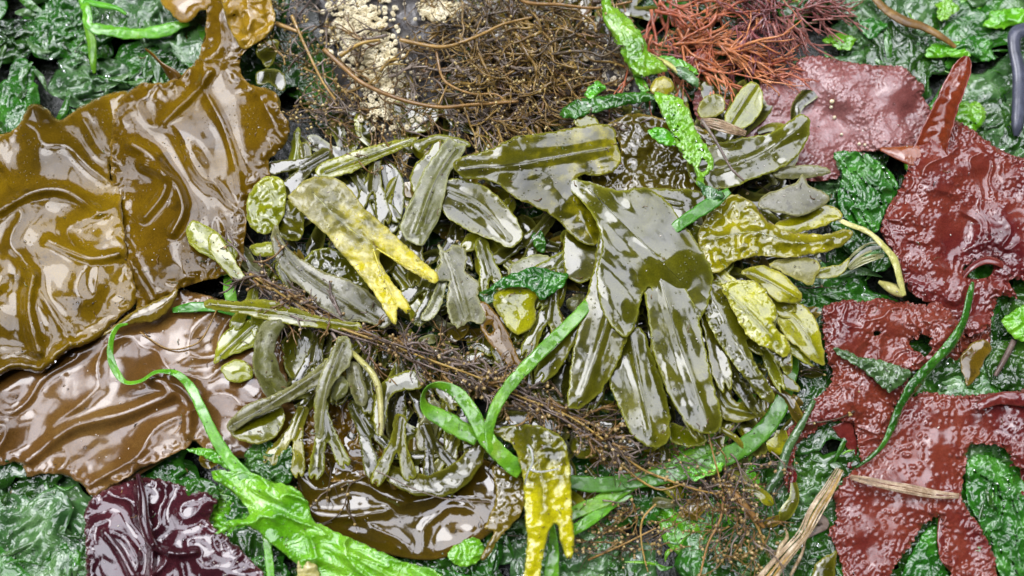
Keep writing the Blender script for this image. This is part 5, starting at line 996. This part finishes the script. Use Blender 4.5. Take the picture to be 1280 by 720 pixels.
gr.build('litter_specks', [M['grain'], M['fleck'], M['twig'], M['ulva_deep']], label='sand grains and tiny plant crumbs stuck all over the wet seaweed', cat='litter', kind='stuff')
wt.build('water_droplets', [M['water']], label='clear water droplets scattered over the fronds', cat='water', kind='stuff')
# ---------------------------------------------------------------- light, sky, camera
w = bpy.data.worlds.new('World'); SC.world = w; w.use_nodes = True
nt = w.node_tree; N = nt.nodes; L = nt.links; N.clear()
SUN_EL, SUN_AZ = math.radians(62), math.radians(-35)     # azimuth from +Y towards +X
sky = N.new('ShaderNodeTexSky'); sky.sky_type = 'NISHITA'; sky.sun_disc = False
sky.sun_elevation = SUN_EL; sky.sun_rotation = SUN_AZ; sky.air_density = 1.0; sky.dust_density = 2.0; sky.ozone_density = 1.0
tc = N.new('ShaderNodeTexCoord')
no = N.new('ShaderNodeTexNoise'); no.inputs['Scale'].default_value = 2.6; no.inputs['Detail'].default_value = 5; no.inputs['Roughness'].default_value = .5; no.inputs['Distortion'].default_value = .4
mp = N.new('ShaderNodeMapping'); mp.inputs['Location'].default_value = (1.7, .4, .3)
L.new(tc.outputs['Generated'], mp.inputs['Vector']); L.new(mp.outputs[0], no.inputs['Vector'])
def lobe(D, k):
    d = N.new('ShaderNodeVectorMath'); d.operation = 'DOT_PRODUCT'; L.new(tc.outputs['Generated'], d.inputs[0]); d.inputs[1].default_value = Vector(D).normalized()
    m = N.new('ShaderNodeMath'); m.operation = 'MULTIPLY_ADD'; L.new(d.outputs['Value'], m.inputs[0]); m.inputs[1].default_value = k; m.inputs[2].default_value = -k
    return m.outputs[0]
def ma(op, a, b):
    m = N.new('ShaderNodeMath'); m.operation = op
    for i, v in enumerate((a, b)):
        if isinstance(v, (int, float)): m.inputs[i].default_value = v
        else: L.new(v, m.inputs[i])
    return m.outputs[0]
# bright openings added to the overcast, aimed so flat fronds mirror them; ragged edges
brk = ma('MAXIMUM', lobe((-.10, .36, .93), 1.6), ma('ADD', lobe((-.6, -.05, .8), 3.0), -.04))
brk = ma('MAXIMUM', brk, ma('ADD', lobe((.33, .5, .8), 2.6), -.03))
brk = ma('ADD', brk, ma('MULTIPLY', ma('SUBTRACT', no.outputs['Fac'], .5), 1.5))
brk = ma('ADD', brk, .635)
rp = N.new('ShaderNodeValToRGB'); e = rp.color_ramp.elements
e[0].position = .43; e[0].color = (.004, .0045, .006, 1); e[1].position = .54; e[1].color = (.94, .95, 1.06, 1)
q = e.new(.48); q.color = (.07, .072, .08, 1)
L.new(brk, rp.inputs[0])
sx = N.new('ShaderNodeSeparateXYZ'); L.new(tc.outputs['Generated'], sx.inputs[0])
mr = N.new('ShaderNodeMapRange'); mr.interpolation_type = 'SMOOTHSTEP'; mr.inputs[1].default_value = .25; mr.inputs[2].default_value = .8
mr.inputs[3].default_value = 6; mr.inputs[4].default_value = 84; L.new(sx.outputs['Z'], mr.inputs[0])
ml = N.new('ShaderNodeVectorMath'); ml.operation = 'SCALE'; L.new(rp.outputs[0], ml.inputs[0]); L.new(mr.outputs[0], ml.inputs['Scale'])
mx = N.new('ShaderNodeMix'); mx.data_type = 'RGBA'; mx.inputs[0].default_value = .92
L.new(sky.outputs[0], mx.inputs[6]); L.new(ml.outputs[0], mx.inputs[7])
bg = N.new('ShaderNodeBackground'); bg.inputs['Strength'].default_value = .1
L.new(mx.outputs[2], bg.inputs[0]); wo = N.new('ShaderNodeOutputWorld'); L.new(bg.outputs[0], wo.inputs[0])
sl = bpy.data.lights.new('sun', 'SUN'); sl.energy = 1.0; sl.angle = math.radians(24); sl.color = (1, .985, .97)
so = bpy.data.objects.new('sun', sl); COL.objects.link(so)
dv = Vector((math.sin(SUN_AZ)*math.cos(SUN_EL), math.cos(SUN_AZ)*math.cos(SUN_EL), math.sin(SUN_EL)))
so.rotation_euler = dv.to_track_quat('Z', 'Y').to_euler(); so.location = dv*2
cd = bpy.data.cameras.new('camera'); co = bpy.data.objects.new('camera', cd); COL.objects.link(co)
co.location = CAM; co.rotation_euler = (TILT, 0, 0); cd.sensor_width = 36; cd.lens = 18/math.tan(math.radians(25))
cd.clip_start = .01; cd.clip_end = 60; cd.dof.use_dof = True; cd.dof.focus_distance = DIST-.02; cd.dof.aperture_fstop = 4.5
SC.camera = co
vs = SC.view_settings; vs.view_transform = 'Standard'; vs.look = 'None'; vs.gamma = 1; vs.exposure = -.1; vs.use_curve_mapping = False
SC.cycles.max_bounces = 6; SC.cycles.diffuse_bounces = 2; SC.cycles.glossy_bounces = 3; SC.cycles.transmission_bounces = 4
SC.cycles.sample_clamp_indirect = 4; SC.cycles.use_denoising = True
